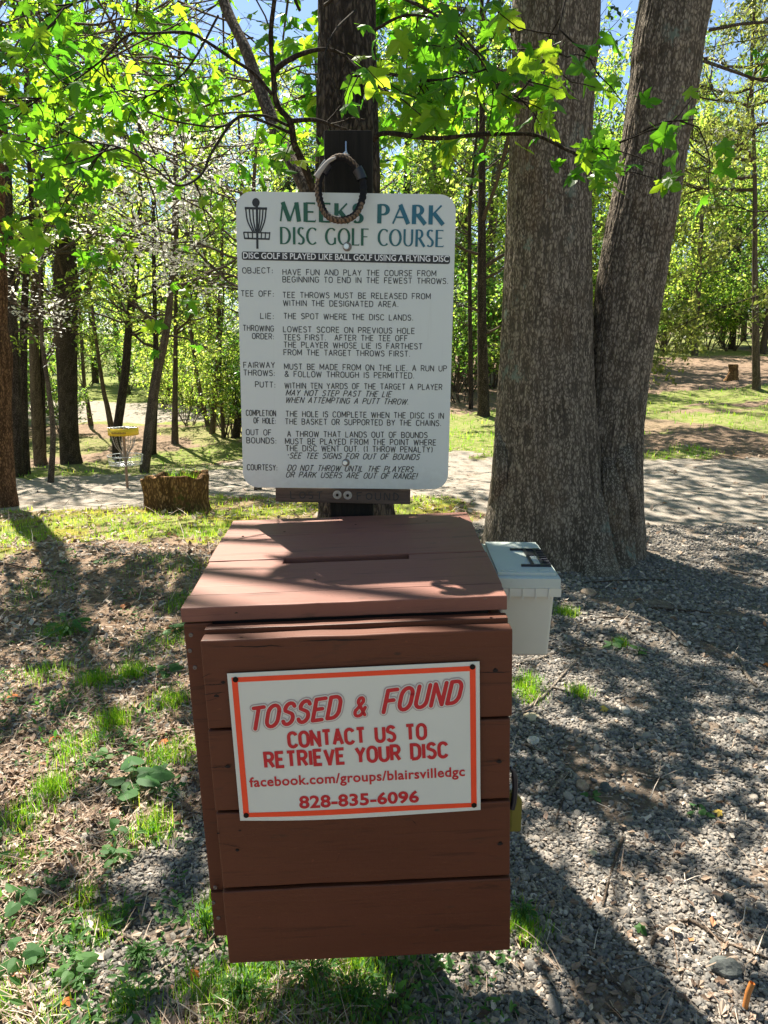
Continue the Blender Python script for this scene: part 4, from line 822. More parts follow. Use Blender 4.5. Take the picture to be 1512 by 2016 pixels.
# ------------------------------------------------------------ trees
LIDREG = [(-.36, -.23), (1.12, 1.95)]
SHADE = [([(1000, 1130), (1600, 1090), (1600, 1290), (1250, 1200), (1000, 1250)], .95), ([(1010, 1230), (1600, 1280), (1600, 1480), (1000, 1480)], .68), ([(1000, 1480), (1600, 1480), (1600, 1640), (1000, 1620)], .75), ([(1000, 1620), (1600, 1640), (1600, 2100), (1250, 1900), (1100, 1750)], .45), ([(1400, 1650), (1700, 1600), (1700, 2100), (1400, 2100)], .8),
 ([(-300, 1140), (110, 1150), (130, 1250), (-300, 1270)], .95), ([(110, 1120), (420, 1090), (400, 1190), (120, 1160)], .7), ([(-300, 1290), (420, 1200), (400, 1330), (-300, 1400)], .35), ([(60, 1380), (400, 1380), (400, 1470), (60, 1470)], .75), ([(-300, 1390), (60, 1380), (60, 1460), (-300, 1480)], .8), ([(240, 1540), (410, 1500), (410, 1640), (240, 1640)], .5), ([(100, 1690), (430, 1640), (430, 1790), (100, 1790)], .75), ([(-300, 1600), (60, 1600), (60, 1900), (-300, 1900)], .6),
 ([(-300, 1000), (500, 1000), (500, 1075), (-300, 1090)], .12), ([(60, 900), (400, 890), (400, 965), (60, 970)], .6), ([(400, 860), (520, 850), (520, 905), (330, 905)], .8), ([(400, 905), (1000, 900), (1000, 950), (400, 960)], .15), ([(860, 975), (970, 960), (970, 1070), (860, 1060)], .6), ([(1265, 920), (1700, 900), (1700, 1080), (1265, 1060)], .42), ([(1265, 815), (1700, 790), (1700, 890), (1265, 905)], .5)]
def pshade(px, py):
    r = np.full(px.shape, .22)
    for poly, v in SHADE: r = np.where(inpoly(px, py, poly), v, r)
    return r
_h = [(.34, -.10, -.06), (.44, .06, -.07), (.30, .14, -.02), (.50, .24, -.08), (.64, .50, -.13), (.46, .46, -.07), (.36, .54, -.04), (.17, .46, .01), (.26, .68, -.03), (.21, .76, -.04), (.14, .92, -.07)]
MT = np.array([(0, 0, 0)]+_h+[(0, 1.08, -.12)]+[(-x, y, z*1.2) for x, y, z in _h[::-1]]+[(0, .36, .06), (-.006, -.45, -.02), (.006, -.45, -.02)]); _m = len(_h)*2+2
MF = np.array([[_m, i, i+1] for i in range(_m-1)]+[[_m, _m-1, 0], [0, _m+1, _m+2]])
QT = np.array([(0, 0, 0), (.32, .45, .06), (0, 1, -.05), (-.32, .5, .06)]); QF = np.array([[0, 1, 2], [0, 2, 3]])
NTp = np.array([(-.06, 0, 0), (.06, 0, 0), (.05, 1, -.12), (-.05, 1, -.12), (0, .1, .0), (.5, .75, .02), (.44, .85, .02), (-.5, .75, .02), (-.44, .85, .02)]); NF_ = np.array([[0, 1, 2], [0, 2, 3], [4, 5, 6], [4, 8, 7]])
OFFW, NEAR = None, False
def shadefilter(P):
    W = P+OFFW; q = W-S*((W[:, 2]-1.12)/S[2])[:, None]; lid_ = (q[:, 0] > -.42) & (q[:, 0] < .30) & (q[:, 1] > 1.1) & (q[:, 1] < 1.9) & (W[:, 2] > 1.3)
    k = ~(lid_ & (rng.random(len(P)) > .03)); gq = W-S*(W[:, 2]/S[2])[:, None]; px, py, zc = proj(gq[:, 0], gq[:, 1], gq[:, 2]*0); p = pshade(px, py)
    if NEAR: k &= rng.random(len(P)) < np.where(py > 2300, .4, np.clip(p*1.25, .07, 1))
    elif NEAR is None: k &= ~((gq[:, 1] < 13) & (rng.random(len(P)) > np.clip(p*2.0, .25, 1)))
    return k
def leaves(g, P, size, T=QT, F=QF, droop=.5, face=.6, rr=None):
    P = np.asarray(P, float)
    if OFFW is not None and len(P):
        kk = shadefilter(P); P = P[kk]; rr = rr if rr is None or np.isscalar(rr) else rr[kk]
    N = len(P)
    if not N: return
    tip = rdir(N); tip[:, 2] = tip[:, 2]*.5-droop; nr = rdir(N)*(1-face)+np.array([0, -.15, 1])*face
    s = size*rng.uniform(.55, 1.3, N)
    if T is MT:
        A = np.repeat(T[None], N, 0); b_ = rng.normal(0, .35, (N, 1)); c_ = rng.normal(-.1, .5, (N, 1)); A[:, :, 2] += b_*A[:, :, 1]**2+c_*A[:, :, 0]**2+rng.normal(0, .035, A.shape[:2]); A[:, :, 0] *= rng.uniform(.75, 1.1, (N, 1))
        V = np.einsum('nij,nkj->nki', frames(tip, nr), A)*s[:, None, None]+P[:, None]; Fq = (F[None]+(np.arange(N)*len(T))[:, None, None]).reshape(-1, 3); g.add(V.reshape(-1, 3), Fq, np.repeat(np.clip(rng.beta(2.2, 2.2, N) if rr is None else rr, 0, 1), len(T))); return
    V, Fq = inst(T, F, P, frames(tip, nr), s)
    g.add(V, Fq, np.repeat(np.clip(rng.beta(2.2, 2.2, N) if rr is None else rr, 0, 1), len(T)))
def bough(gb, gl, p0, d, L, r0, lsize, dens, T=QT, F=QF, depth=2, sag=-.15, up=.0, stuff=None, spread=.75, seg=5, droop=.5, face=.6):
    """a branch growing from p0 along d; sub-branches; leaves along the last order"""
    n = 7; P = [np.array(p0, float)]; d = np.array(d, float)/np.linalg.norm(d); dd = d.copy()
    for i in range(n): dd = dd+rng.normal(0, .16, 3)+np.array([0, 0, (up if i < 3 else sag)*.35]); dd /= np.linalg.norm(dd); P.append(P[-1]+dd*L/n)
    P = np.array(P); R = np.linspace(r0, r0*.28, n+1); V, Fq = tube(P, R, seg); gb.add(V, Fq)
    if depth > 0:
        k = int(3+L*1.6) if depth > 1 else 4
        for q in range(k):
            t = rng.uniform(.25, 1)*n; i = min(int(t), n-1); b = P[i]+(P[i+1]-P[i])*(t-i); dr = P[i+1]-P[i]; dr = dr/np.linalg.norm(dr)
            nd = dr+rdir(1)[0]*spread; nd[2] *= .7
            bough(gb, gl, b, nd, L*rng.uniform(.35, .6), r0*.45, lsize, dens, T, F, depth-1, sag, up, stuff, spread, max(3, seg-1), droop, face)
    if depth < 2:
        m = max(2, int(L*dens)); t = rng.uniform(.15, 1.03, m)*n; i = np.clip(t.astype(int), 0, n-1); b = P[i]+(P[i+1]-P[i])*(t-i)[:, None]
        leaves(gl, b+rng.normal(0, lsize*.55, (m, 3)), lsize, T, F, droop, face)
def trunk_geo(g, ctr, rad, n=120, seg=40, flute=.10, bark=.035, flare=.5, seed=0.0, freq=16):
    C = cr(ctr, n); R = np.interp(np.linspace(0, 1, n), np.linspace(0, 1, len(rad)), rad); th = np.linspace(0, 2*PI, seg, endpoint=False)
    z = C[:, 2]-C[0, 2]; h = np.exp(-z/(R[0]*1.3))
    A, Zz = np.meshgrid(th, z); Rm = R[:, None]*(1+flute*(vn(np.cos(A)*1.6+seed, np.sin(A)*1.6, Zz*.5)-.5)*2*(1+2*h[:, None]))
    Rm = Rm*(1+flare*h[:, None]*(.35+.65*vn(np.cos(A)*2.6+seed+9, np.sin(A)*2.6+4, Zz*.3)))
    ct, st = np.cos(A)*R.mean()*freq, np.sin(A)*R.mean()*freq
    wq = fbm(ct*.4, st*.4, Zz*1.6+seed, 2)*1.6
    rg = 1-np.abs(2*vn(ct*2.3+wq*2.4+seed, st*2.3+wq*2.0, Zz*6.5)-1)*1.0; rg = .65*rg**1.5+.35*vn(ct*5+wq*2, st*5, Zz*16)
    fine = fbm(ct*3.5, st*3.5, Zz*14, 2)-.4
    Rm = Rm+bark*(rg-.6)+bark*.55*fine
    V = np.stack([C[:, 0, None]+Rm*np.cos(A), C[:, 1, None]+Rm*np.sin(A), C[:, 2, None]+0*A], -1).reshape(-1, 3)
    i = np.arange(n-1)[:, None]*seg; j = np.arange(seg)[None]; j2 = (j+1) % seg; g.add(V, np.stack([i+j, i+j2, i+seg+j2, i+seg+j], -1).reshape(-1, 4), rg.ravel())
    return C, R
def pxpath(rows, Y, ext=None, sub=.15):
    """rows of (py, left, right) from the base upwards, at distance Y"""
    C, R = [], []
    for py, l, r in rows:
        p = U((l+r)/2, py, Y); C.append(p); R.append((r-l)/2/FPX*zcof(p))
    if ext:
        for (dx, dy, z, r) in ext: C.append(np.array([C[-1][0]+dx, C[-1][1]+dy, z])); R.append(r)
    C[0][2] -= 0; b = C[0].copy(); b[2] -= sub; C.insert(0, b); R.insert(0, R[0]*1.02); return np.array(C), np.array(R)

# --- the big twin-trunked tree right of the box
big = empty('twin_trunk_tree', (2.0*.78, 5.5, 0)); tag(big, 'big grey barked tree with two trunks joined at the base, right of the box', 'tree')
T1r = [(1120, 948, 1212), (1060, 958, 1195), (950, 970, 1182), (800, 978, 1170), (700, 984, 1166), (560, 990, 1164), (430, 997, 1163), (300, 1003, 1162), (150, 1008, 1170), (0, 1011, 1180)]
T2r = [(1105, 1085, 1270), (1050, 1098, 1268), (950, 1118, 1264), (850, 1138, 1266), (760, 1155, 1274), (700, 1160, 1284), (560, 1175, 1308), (430, 1197, 1330), (300, 1224, 1350), (150, 1245, 1375), (0, 1264, 1399)]
C1, R1 = pxpath(T1r, 5.5, [(-.05, .1, 6.2, .27), (-.2, .3, 9.5, .17), (-.1, .2, 12.5, .06)]); C2, R2 = pxpath(T2r, 5.62, [(.35, .1, 6.3, .20), (.6, .2, 9.3, .13), (.3, .1, 12., .05)])
bo = np.array(big.location)
g = Geo(); trunk_geo(g, C1-bo, R1, 560, 300, .05, .013, .14, 3.1, 22); g.build('trunk', M['bark_big'], big, True)
g = Geo(); trunk_geo(g, C2-bo, R2, 520, 240, .05, .013, .10, 8.4, 22); g.build('trunk', M['bark_big'], big, True)
# root buttresses between the two trunks
g = Geo()
for (px, py, bx, r0) in ((1172, 1128, 1150, .20), (1120, 1118, 1110, .17), (1225, 1108, 1200, .16), (1250, 1085, 1225, .13), (965, 1068, 985, .10)):
    q0 = G(px, py); q0[2] -= .07; q2 = U(bx, py-150, 5.42); q1 = (q0+q2)/2+np.array([0, .06, -.10]); C = np.array([q0+[0, -.04, 0], q1+[0, -.10, 0], q2+[0, -.10, 0], q2+[0, .1, .35]]); trunk_geo(g, C-bo, [r0*.9, r0*.78, r0*.62, r0*.4], 90, 60, .12, .014, .1, px*.37, 24)
g.build('root_flare', M['bark_big'], big, True)

# --- dark maple behind the sign, with the leaning limb and the low leafy branches
mp = empty('maple_tree', (-.14, 2.95, 0)); mo = np.array(mp.location); tag(mp, 'dark barked maple directly behind the white sign, with low leafy branches', 'tree')
C, R = pxpath([(1075, 618, 785), (1000, 626, 773), (850, 626, 764), (600, 622, 752), (380, 622, 746), (200, 624, 742), (0, 626, 739)], 2.95, [(.0, .1, 4.6, .115), (.1, .2, 6.5, .085), (0, .2, 8.8, .03)])
C[0][2] = -.2; g = Geo(); trunk_geo(g, C-mo, R, 330, 130, .06, .010, .3, 1.7, 26); g.build('trunk', M['bark_dark'], mp, True)
def limbpts(rows):
    return np.array([U(px, py, Y) for px, py, Y in rows])
g = Geo(); Lc = limbpts([(650, 560, 3.0), (640, 440, 3.05), (612, 385, 3.1), (585, 335, 3.15), (550, 270, 3.25), (515, 185, 3.35), (483, 95, 3.45), (447, 20, 3.55), (420, -60, 3.65)]); top = Lc[-1]
Lc = np.vstack([Lc, top+[-.3, .3, .8], top+[-.8, .7, 1.9]]); trunk_geo(g, Lc-mo, [.050, .045, .038, .032, .029, .027, .026, .025, .022, .016, .010], 200, 30, .05, .004, 0, 4., 60); g.build('limb', M['bark_mid'], mp, True)
gb, gl = Geo(), Geo()
BR = [  # (pixel, pixel, distance) along each branch, base radius, end radius, twigs, leaf size
 ([(640, 470, 2.80), (625, 400, 2.72), (600, 330, 2.66), (580, 285, 2.62), (571, 240, 2.60), (545, 205, 2.58), (538, 150, 2.56), (533, 70, 2.54), (540, 0, 2.5), (550, -90, 2.5)], .016, .008, 10, .085),
 ([(574, 238, 2.60), (620, 236, 2.60), (660, 248, 2.58), (705, 262, 2.56)], .009, .004, 5, .085),
 ([(537, 142, 2.56), (562, 122, 2.56), (600, 104, 2.58), (640, 97, 2.6), (675, 108, 2.6), (720, 150, 2.5), (780, 200, 2.4)], .011, .003, 14, .085),
 ([(535, 185, 2.56), (500, 145, 2.55), (460, 118, 2.5), (400, 78, 2.48), (365, 64, 2.45), (300, 66, 2.45), (250, 70, 2.45), (205, 115, 2.45), (120, 175, 2.5), (20, 215, 2.6)], .010, .003, 30, .07),
 ([(568, 248, 2.60), (520, 228, 2.55), (470, 232, 2.5), (430, 250, 2.45), (340, 238, 2.4), (290, 220, 2.4)], .008, .003, 18, .07),
 ([(572, 262, 2.6), (520, 240, 2.45), (470, 230, 2.35), (420, 295, 2.3), (395, 345, 2.25), (350, 365, 2.2), (300, 328, 2.2), (240, 292, 2.2), (150, 280, 2.2), (60, 300, 2.3)], .008, .0025, 30, .068),
 ([(735, 275, 2.75), (760, 262, 2.70), (850, 272, 2.6), (930, 266, 2.5), (1000, 263, 2.45), (1060, 268, 2.4), (1130, 300, 2.35), (1180, 295, 2.3), (1240, 272, 2.28), (1300, 243, 2.25), (1370, 235, 2.22)], .010, .0025, 11, .075),
 ([(740, 140, 2.8), (790, 150, 2.7), (850, 158, 2.6), (900, 150, 2.6), (950, 130, 2.6)], .007, .002, 9, .07),
 ([(735, 60, 2.8), (800, 30, 2.7), (870, 45, 2.6), (920, 100, 2.6), (950, 180, 2.55)], .006, .002, 11, .07),
 ([(590, 20, 2.6), (560, -30, 2.5), (480, -60, 2.4), (350, -30, 2.3), (200, -10, 2.3), (90, 30, 2.3)], .008, .003, 24, .07),
 ([(640, 10, 2.6), (700, -30, 2.4), (800, 0, 2.35), (900, 60, 2.3), (960, 140, 2.3), (985, 190, 2.3)], .006, .002, 9, .07),
 ([(430, 30, 2.9), (380, 120, 2.9), (330, 170, 2.9), (250, 190, 2.9), (130, 120, 3.0), (20, 90, 3.1)], .007, .002, 26, .075),
 ([(700, 20, 2.7), (660, 60, 2.5), (640, 110, 2.4), (655, 160, 2.35), (670, 200, 2.3)], .004, .002, 9, .085),
 ([(1130, -60, 2.5), (1110, 10, 2.4), (1100, 60, 2.35), (1085, 110, 2.32), (1095, 150, 2.3)], .004, .0015, 9, .08),
]
OFFW = mo; NEAR = False
for pts, r0, r1, nt_, ls in BR:
    P = limbpts(pts); C = cr(P, 8*len(P)); _q = .62 if nt_ >= 18 else .9; V, F = tube(C-mo, np.linspace(r0*_q, r1*.7, len(C))*rng.uniform(.92, 1.08, len(C)), 7); gb.add(V, F)
    for q in range(nt_):
        k = int(rng.uniform(.30, 1)*(len(C)-2)); dr = norm(C[k+1]-C[k]); nd = dr*rng.uniform(.2, .9)+rdir(1)[0]*.8; nd[2] = nd[2]*.6-.10
        if not shadefilter(C[k:k+1]-mo)[0]: continue
        L = rng.uniform(.12, .34); n = 5; Q = [C[k]]; dd = norm(nd)
        for i in range(n): dd = norm(dd+rng.normal(0, .18, 3)+[0, 0, -.06]); Q.append(Q[-1]+dd*L/n)
        Q = np.array(Q); V, F = tube(Q-mo, np.linspace(.0028, .0012, n+1), 4); gb.add(V, F)
        m = rng.integers(3, 7); idx = np.minimum(rng.integers(1, n+1, m), n); idx[0] = n
        leaves(gl, Q[idx]+rng.normal(0, .025, (m, 3))-mo, ls*rng.uniform(.62, 1.0), MT, MF, .55, .45)
# high crown of the maple
def crown(gb, gl, C, off, nb, z0, z1, Lr, lsize, dens, T=QT, F=QF, r0=.03, depth=2, sag=-.1, up=.4, cone=False, seg=5, az=None, droop=.5, face=.6):
    zz = C[:, 2]
    for q in range(nb):
        z = z0+(z1-z0)*(q+rng.random())/nb; k = int(np.argmin(np.abs(zz-z))); p = C[k].copy(); a = rng.uniform(0, 2*PI) if az is None else rng.uniform(*az)
        f = (z-z0)/max(z1-z0, .01); L = rng.uniform(*Lr)*((1-.8*f) if cone else (.65+.6*math.sin(PI*min(1, f+.15))))
        d = np.array([math.cos(a), math.sin(a), rng.uniform(.0, .6) if not cone else rng.uniform(-.15, .15)])
        bough(gb, gl, p-off, d, L, r0*(1-.5*f), lsize, dens, T, F, depth, sag, up, None, .75, seg, droop, face)

# canopy clumps: placed in the crowns so that their shade falls on the ground as in the photograph
def canopy():
    N = 9000; Yt = rng.uniform(.2, 15, N); Xt = rng.uniform(-6.5, 9, N); px, py, zc = proj(Xt, Yt, Z0(Xt, Yt)); a = rng.random(N)
    p = pshade(px, py); p = np.where((np.abs(px-756) > 1500) | (py > 2300), .45, p); k = a < p*.5*(.35+.65*(Yt > 5.5)+.0)*np.where(px > 980, 2.1, 1.)
    # thin far ones a little: each clump is larger there
    Xt, Yt = Xt[k], Yt[k]; n = len(Xt); hmin = 2.5+.60*Yt; h = np.maximum(4.6, hmin)+rng.random(n)*2.6
    P = np.stack([Xt, Yt, Z0(Xt, Yt)], -1)+S[None]*(h/S[2])[:, None]
    def hits(zp, x0, x1, y0, y1):
        q = P-S*((P[:, 2]-zp)/S[2])[:, None]; return (q[:, 0] > x0) & (q[:, 0] < x1) & (q[:, 1] > y0) & (q[:, 1] < y1)
    bad = hits(1.12, -.55, .36, 1.05, 2.0) | hits(1.3, .25, .5, 1.3, 1.8)
    vx, vy, vz = proj(P[:, 0], P[:, 1], P[:, 2]); bad |= (vy > -40) & (vx > 450) & (vx < 1600) & (P[:, 1] < 5)
    return P[~bad]
NEAR = True
CAN = canopy()
near_m = np.linalg.norm((CAN-np.array([-.1, 3.2, 0]))[:, :2], axis=1) < np.linalg.norm((CAN-np.array([1.7, 5.6, 0]))[:, :2], axis=1)
def fill(gb, gl, P, off, ax, lsize, step=11):
    sprd = .13+.012*P[:, 2]
    for k in range(9):
        leaves(gl, P+rng.normal(0, 1, P.shape)*sprd[:, None]*np.array([1, 1, .6])-off, lsize, MT, MF, .4, .6)
    for i in range(0, len(P), step):     # a branch from the trunk axis to the clump
        e = P[i]; z = max(ax[1], e[2]-rng.uniform(.6, 2.0)); s = np.array([np.interp(z, ax[2][:, 2], ax[2][:, 0]), np.interp(z, ax[2][:, 2], ax[2][:, 1]), z])
        m = (s+e)/2+rng.normal(0, .12, 3)+[0, 0, .25]; C = cr(np.array([s, m, e]), 10); L = np.linalg.norm(e-s); q_ = C[5:]-S*((C[5:, 2]-1.12)/S[2])[:, None]
        if ((np.abs(q_[:, 0]+.06) < .45) & (np.abs(q_[:, 1]-1.5) < .5)).any(): continue
        V, F = tube(C-off, np.linspace(.003+.0028*L, .002, 10), 5); gb.add(V, F)
fill(gb, gl, CAN[near_m], mo, (0, 3.6, np.array([[-.1, 2.95, 2], [-.1, 3.05, 4.6], [0, 3.25, 6.5], [0, 3.45, 8.8]])), .125)
# dapple spot on the lid
OFFW = None
e = np.array([*(FB.loc+FB.m@np.array([-.075, .24, .05]))])+S*(2.2/S[2]); leaves(gl, e+rng.normal(0, .05, (7, 3))-mo, .09, MT, MF, .4, .6)
OFFW = mo
crown(gb, gl, np.array([[-.1, 3.05, 4.2], [0, 3.25, 6.5], [0, 3.45, 8.8]]), mo, 4, 5.5, 8.5, (1.0, 1.8), .11, 9, MT, MF, .018, 2, az=(-.5, 2.6))
g1_ = gb.build('branches', M['twig'], mp, True); gl.build('foliage', M['maple'], mp)
OFFW = bo
gb, gl = Geo(), Geo(); fill(gb, gl, CAN[~near_m], bo, (0, 4.6, np.array([[1.75, 5.5, 4.4], [1.7, 5.6, 6.2], [1.5, 5.9, 9.5], [1.4, 6.1, 12.5]])), .13, 13)
for a in range(14):
    q = C1 if a % 2 else C2; z = rng.uniform(5.2, 11); k = np.argmin(abs(q[:, 2]-z)); p = np.array([np.interp(z, q[:, 2], q[:, 0]), np.interp(z, q[:, 2], q[:, 1]), z])-bo
    bough(gb, gl, p, (math.cos(a*2.4), math.sin(a*2.4)*.8+.2, .6), rng.uniform(2, 3.4), .05, .13, 7, MT, MF, 2, -.1, .2)
for p0, d, L in (((1012, 60), (-.8, -.3, .25), 1.1), ((1010, 135), (-.9, -.2, -.2), .8), ((1395, 60), (1, -.2, .1), 1.3), ((1385, 120), (1, -.1, -.15), 1.3)):
    bough(gb, gl, U(p0[0], p0[1], 5.45)-bo, d, L, .012, .10, 12, MT, MF, 2, -.05, .0)
gb.build('branches', M['bark_mid'], big, True); gl.build('foliage', M['maple'], big)
print('canopy', len(CAN))

# --- mid-distance trees: real trunks read from the photograph
def mid_tree(name, label, rows, Y, barkk, group=None, crownp=None, ext_h=12., seed=1., flare=.35, Lmat='leafy', seg=22, n=90, spray=None, bark=.012, second=False):
    C, R = pxpath(rows, Y); base = C[1].copy(); base[2] = float(Zg(base[0], base[1])); C[0] = base-[0, 0, .25]; C[1] = base
    tz = C[-1][2]; hh = base[2]+ext_h
    if tz < hh:
        d = (C[-1]-C[-3])/max(C[-1][2]-C[-3][2], .1); 
        for f in (.35, .7, 1.): C = np.vstack([C, C[-1]+np.array([d[0]*.4+rng.normal(0, .05), d[1]*.3, 1])*((hh-tz)*.35)]); R = np.append(R, R[-1]*.68)
    o = empty(name, base); tag(o, label, 'tree', group); g = Geo(); trunk_geo(g, C-base, R, n, seg, .06, bark, flare, seed, 20); g.build('trunk', barkk, o, True)
    gb, gl = Geo(), Geo(); global OFFW, NEAR; OFFW = base; NEAR = True if base[1] < 12 else None
    if crownp: crown(gb, gl, cr(C, 60), base, **crownp)
    if second: second_layer(gb, gl, base)
    if spray:
        for (py, side, L) in spray:
            k = int(np.argmin([abs(proj(*c)[1]-py) for c in C])); CC = cr(C, 80); k = int(np.argmin([abs(float(proj(*c)[1])-py) for c in CC])); bough(gb, gl, CC[k]-base, (side, -.4, .25), L, R[0]*.25, .10, 14, QT, QF, 2, -.1, .1)
    gb.build('branches', M['bark_mid'], o, True); gl.build('foliage', M[Lmat], o); OFFW = None; return o
dec = lambda nb, z0, z1, L, ls, dn, **k: dict(nb=nb, z0=z0, z1=z1, Lr=L, lsize=ls, dens=dn, **k)
# left edge trunk with low leafy boughs reaching over the left of the view
def second_layer(gb, gl, off):
    roots = [np.array([-3.95, 7.4, z]) for z in (3.6, 4.4, 5.2, 6.)]
    for q in range(30):
        px, py, Y = rng.uniform(-20, 590), rng.uniform(-60, 400)**1.0, rng.uniform(4.3, 7.2)
        if py > 330 and px > 420: continue
        e = U(px, py, Y); r = roots[q % 4] if px < 420 else np.array([-.5, 3.3, 3.2])+[0, .2, rng.uniform(0, 1)]
        if q < 12: m = (r+e)/2+rng.normal(0, .1, 3)+[0, 0, .35]; C = cr(np.array([r, m, e]), 14); V, F = tube(C-off, np.linspace(.018, .006, 14), 5); gb.add(V, F)
        for k in range(2): bough(gb, gl, e-off+rng.normal(0, .1, 3), rdir(1)[0]*[1, .6, .25], rng.uniform(.7, 1.3), .007, .095, 11, MT, MF, 2, -.12, .0, None, .8, 4, .45, .5)
b0 = G(-6, 994); CL = dec(15, 3.2, 9.5, (1.6, 3.4), .11, 8, T=MT, F=MF, r0=.028, az=(-2.3, 2.6))
mid_tree('maple_tree', 'red brown fissured trunk at the left edge of the photo beside the path', [(994, -42, 28), (930, -40, 24), (800, -38, 20), (700, -36, 22), (640, -34, 12), (560, -40, 13), (450, -44, 8), (200, -50, 2)], b0[1], M['bark_red'], crownp=CL, ext_h=11, seed=2., Lmat='maple', seg=110, n=320, bark=.012, second=True)
LT = [
 ([(938, 24, 46), (860, 22, 44), (760, 16, 40), (640, 8, 34), (500, 4, 26), (300, 0, 20)], 'bark_dark', 'dark trunk just right of the left edge trunk, leaning slightly left', 12.5),
 ([(934, 42, 60), (850, 40, 56), (760, 38, 54), (640, 40, 54), (540, 46, 58), (450, 58, 68)], 'bark_dark', 'straight dark trunk second from the left edge trunk', 13),
 ([(915, 68, 92), (860, 64, 86), (760, 60, 80), (660, 58, 76), (560, 62, 76), (400, 70, 82)], 'bark_mid', 'grey brown forked trunk behind the two dark left trunks', 15),
 ([(914, 80, 92), (830, 80, 90), (740, 79, 88), (650, 78, 86), (500, 76, 84)], 'bark_dark', 'thin dark stem close against the grey brown forked trunk', 15.2),
 ([(912, 124, 160), (880, 120, 155), (800, 117, 152), (700, 112, 152), (600, 105, 153), (520, 108, 150), (400, 112, 144), (250, 116, 138)], 'bark_dark', 'thickest dark ivy hung trunk of the left background', 15),
 ([(838, 174, 184), (790, 168, 176), (750, 162, 169), (650, 156, 162)], 'bark_mid', 'small pale leaning trunk by the far white road', 26),
 ([(905, 222, 240), (850, 222, 240), (790, 230, 248), (720, 240, 256), (650, 246, 260), (590, 252, 268), (500, 266, 276), (380, 272, 280)], 'bark_dark', 'dark leaning trunk rising right behind the yellow disc basket', 15.5),
 ([(930, 275, 294), (880, 280, 300), (800, 289, 309), (740, 298, 318), (680, 314, 330), (620, 325, 339), (540, 333, 344), (400, 340, 350)], 'bark_mid', 'brown trunk leaning right just beyond the hollow stump', 13.5),
 ([(893, 290, 308), (840, 294, 309), (760, 300, 312), (700, 302, 312), (600, 300, 309)], 'bark_dark', 'dark trunk half hidden behind the brown leaning trunk', 17),
 ([(873, 337, 352), (800, 339, 350), (700, 341, 350), (620, 342, 350), (500, 344, 351)], 'bark_mid', 'slim straight trunk between the stump and the white sign', 20),
 ([(838, 404, 414), (790, 394, 403), (740, 384, 392), (680, 376, 383)], 'bark_mid', 'thin leaning stem in the brush left of the sign', 24),
 ([(852, 412, 424), (780, 418, 428), (700, 424, 433), (600, 428, 436)], 'bark_mid', 'slender trunk leaning right in the brush near the sign', 22),
 ([(862, 455, 472), (800, 466, 480), (740, 474, 486), (660, 480, 490)], 'bark_dark', 'dark leaning trunk cut off by the left edge of the sign', 21),
 ([(862, 436, 444), (780, 432, 439), (700, 430, 436)], 'bark_mid', 'very thin upright stem beside the leaning brush trunks', 22),
 ([(855, 215, 228), (800, 206, 216), (770, 200, 208), (700, 190, 197)], 'bark_mid', 'small brown forked trunk behind the yellow disc basket', 19),
 ([(816, 940, 964), (740, 940, 962), (640, 940, 958), (500, 940, 957), (350, 942, 956), (200, 944, 955)], 'bark_dark', 'dark pine trunk between the white sign and the twin trunked tree', 19),
 ([(806, 922, 932), (700, 922, 931), (600, 921, 929), (400, 922, 929)], 'bark_dark', 'thin dark trunk left of the pine trunk beyond the grass', 22),
]
for i, (rows, bk, lab, yb) in enumerate(LT):
    b = G((rows[0][1]+rows[0][2])/2, rows[0][0]); z0 = b[2]; thick = rows[0][2]-rows[0][1] > 13
    cp = dec(13 if thick else 8, z0+3.2, z0+12, (1.6, 3.6) if thick else (1., 2.2), .13, 9, r0=.05 if thick else .025)
    mid_tree('woodland_tree', lab, rows, b[1], M[bk], crownp=cp, ext_h=13 if thick else 9, seed=i*3.3, Lmat=('leafy', 'leafy', 'leafmid')[i % 3] if i != 15 else 'pine', spray=[(620, -1, 1.2), (660, 1, 1.2), (560, .5, 1.4), (500, -.7, 1.4)] if thick else [(700, 1, .8), (640, -1, .8)])
# right-hand conifer trunk on the slope
rows = [(766, 1481, 1497), (700, 1481, 1495), (600, 1481, 1493), (500, 1481, 1491), (350, 1482, 1490)]
b = G(1489, 766); mid_tree('pine_tree', 'straight grey pine trunk alone on the grassy slope at the right', rows, b[1], M['bark_mid'], crownp=dec(34, b[2]+6, b[2]+16, (2.4, 4.2), .26, 9, cone=True, r0=.06, T=NTp, F=NF_), ext_h=17, seed=5., Lmat='hemlock')

hb = np.array([6.9, 12.5, 0]); hb[2] = float(Zg(hb[0], hb[1])); OFFW = hb; NEAR = None; o = empty('hemlock_tree', hb); tag(o, 'olive green drooping hemlock reaching in from the right edge', 'tree'); CC = cr(np.array([[0, 0, -.3], [0, 0, 0], [.1, 0, 5], [0, .1, 13]]), 40)
g = Geo(); trunk_geo(g, CC, np.linspace(.22, .04, 40), 60, 20, .05, .01, .3, 2., 20); g.build('trunk', M['bark_dark'], o, True); gb, gl = Geo(), Geo(); crown(gb, gl, CC, 0, 30, 2.2, 12, (2.2, 3.4), .08, 46, QT, QF, .018, 2, -.3, .0, True, 4, (1.2, 5.2), .7, .5); gb.build('branches', M['bark_dark'], o, True); gl.build('foliage', M['hemlock'], o); OFFW = None
big_ivy = None
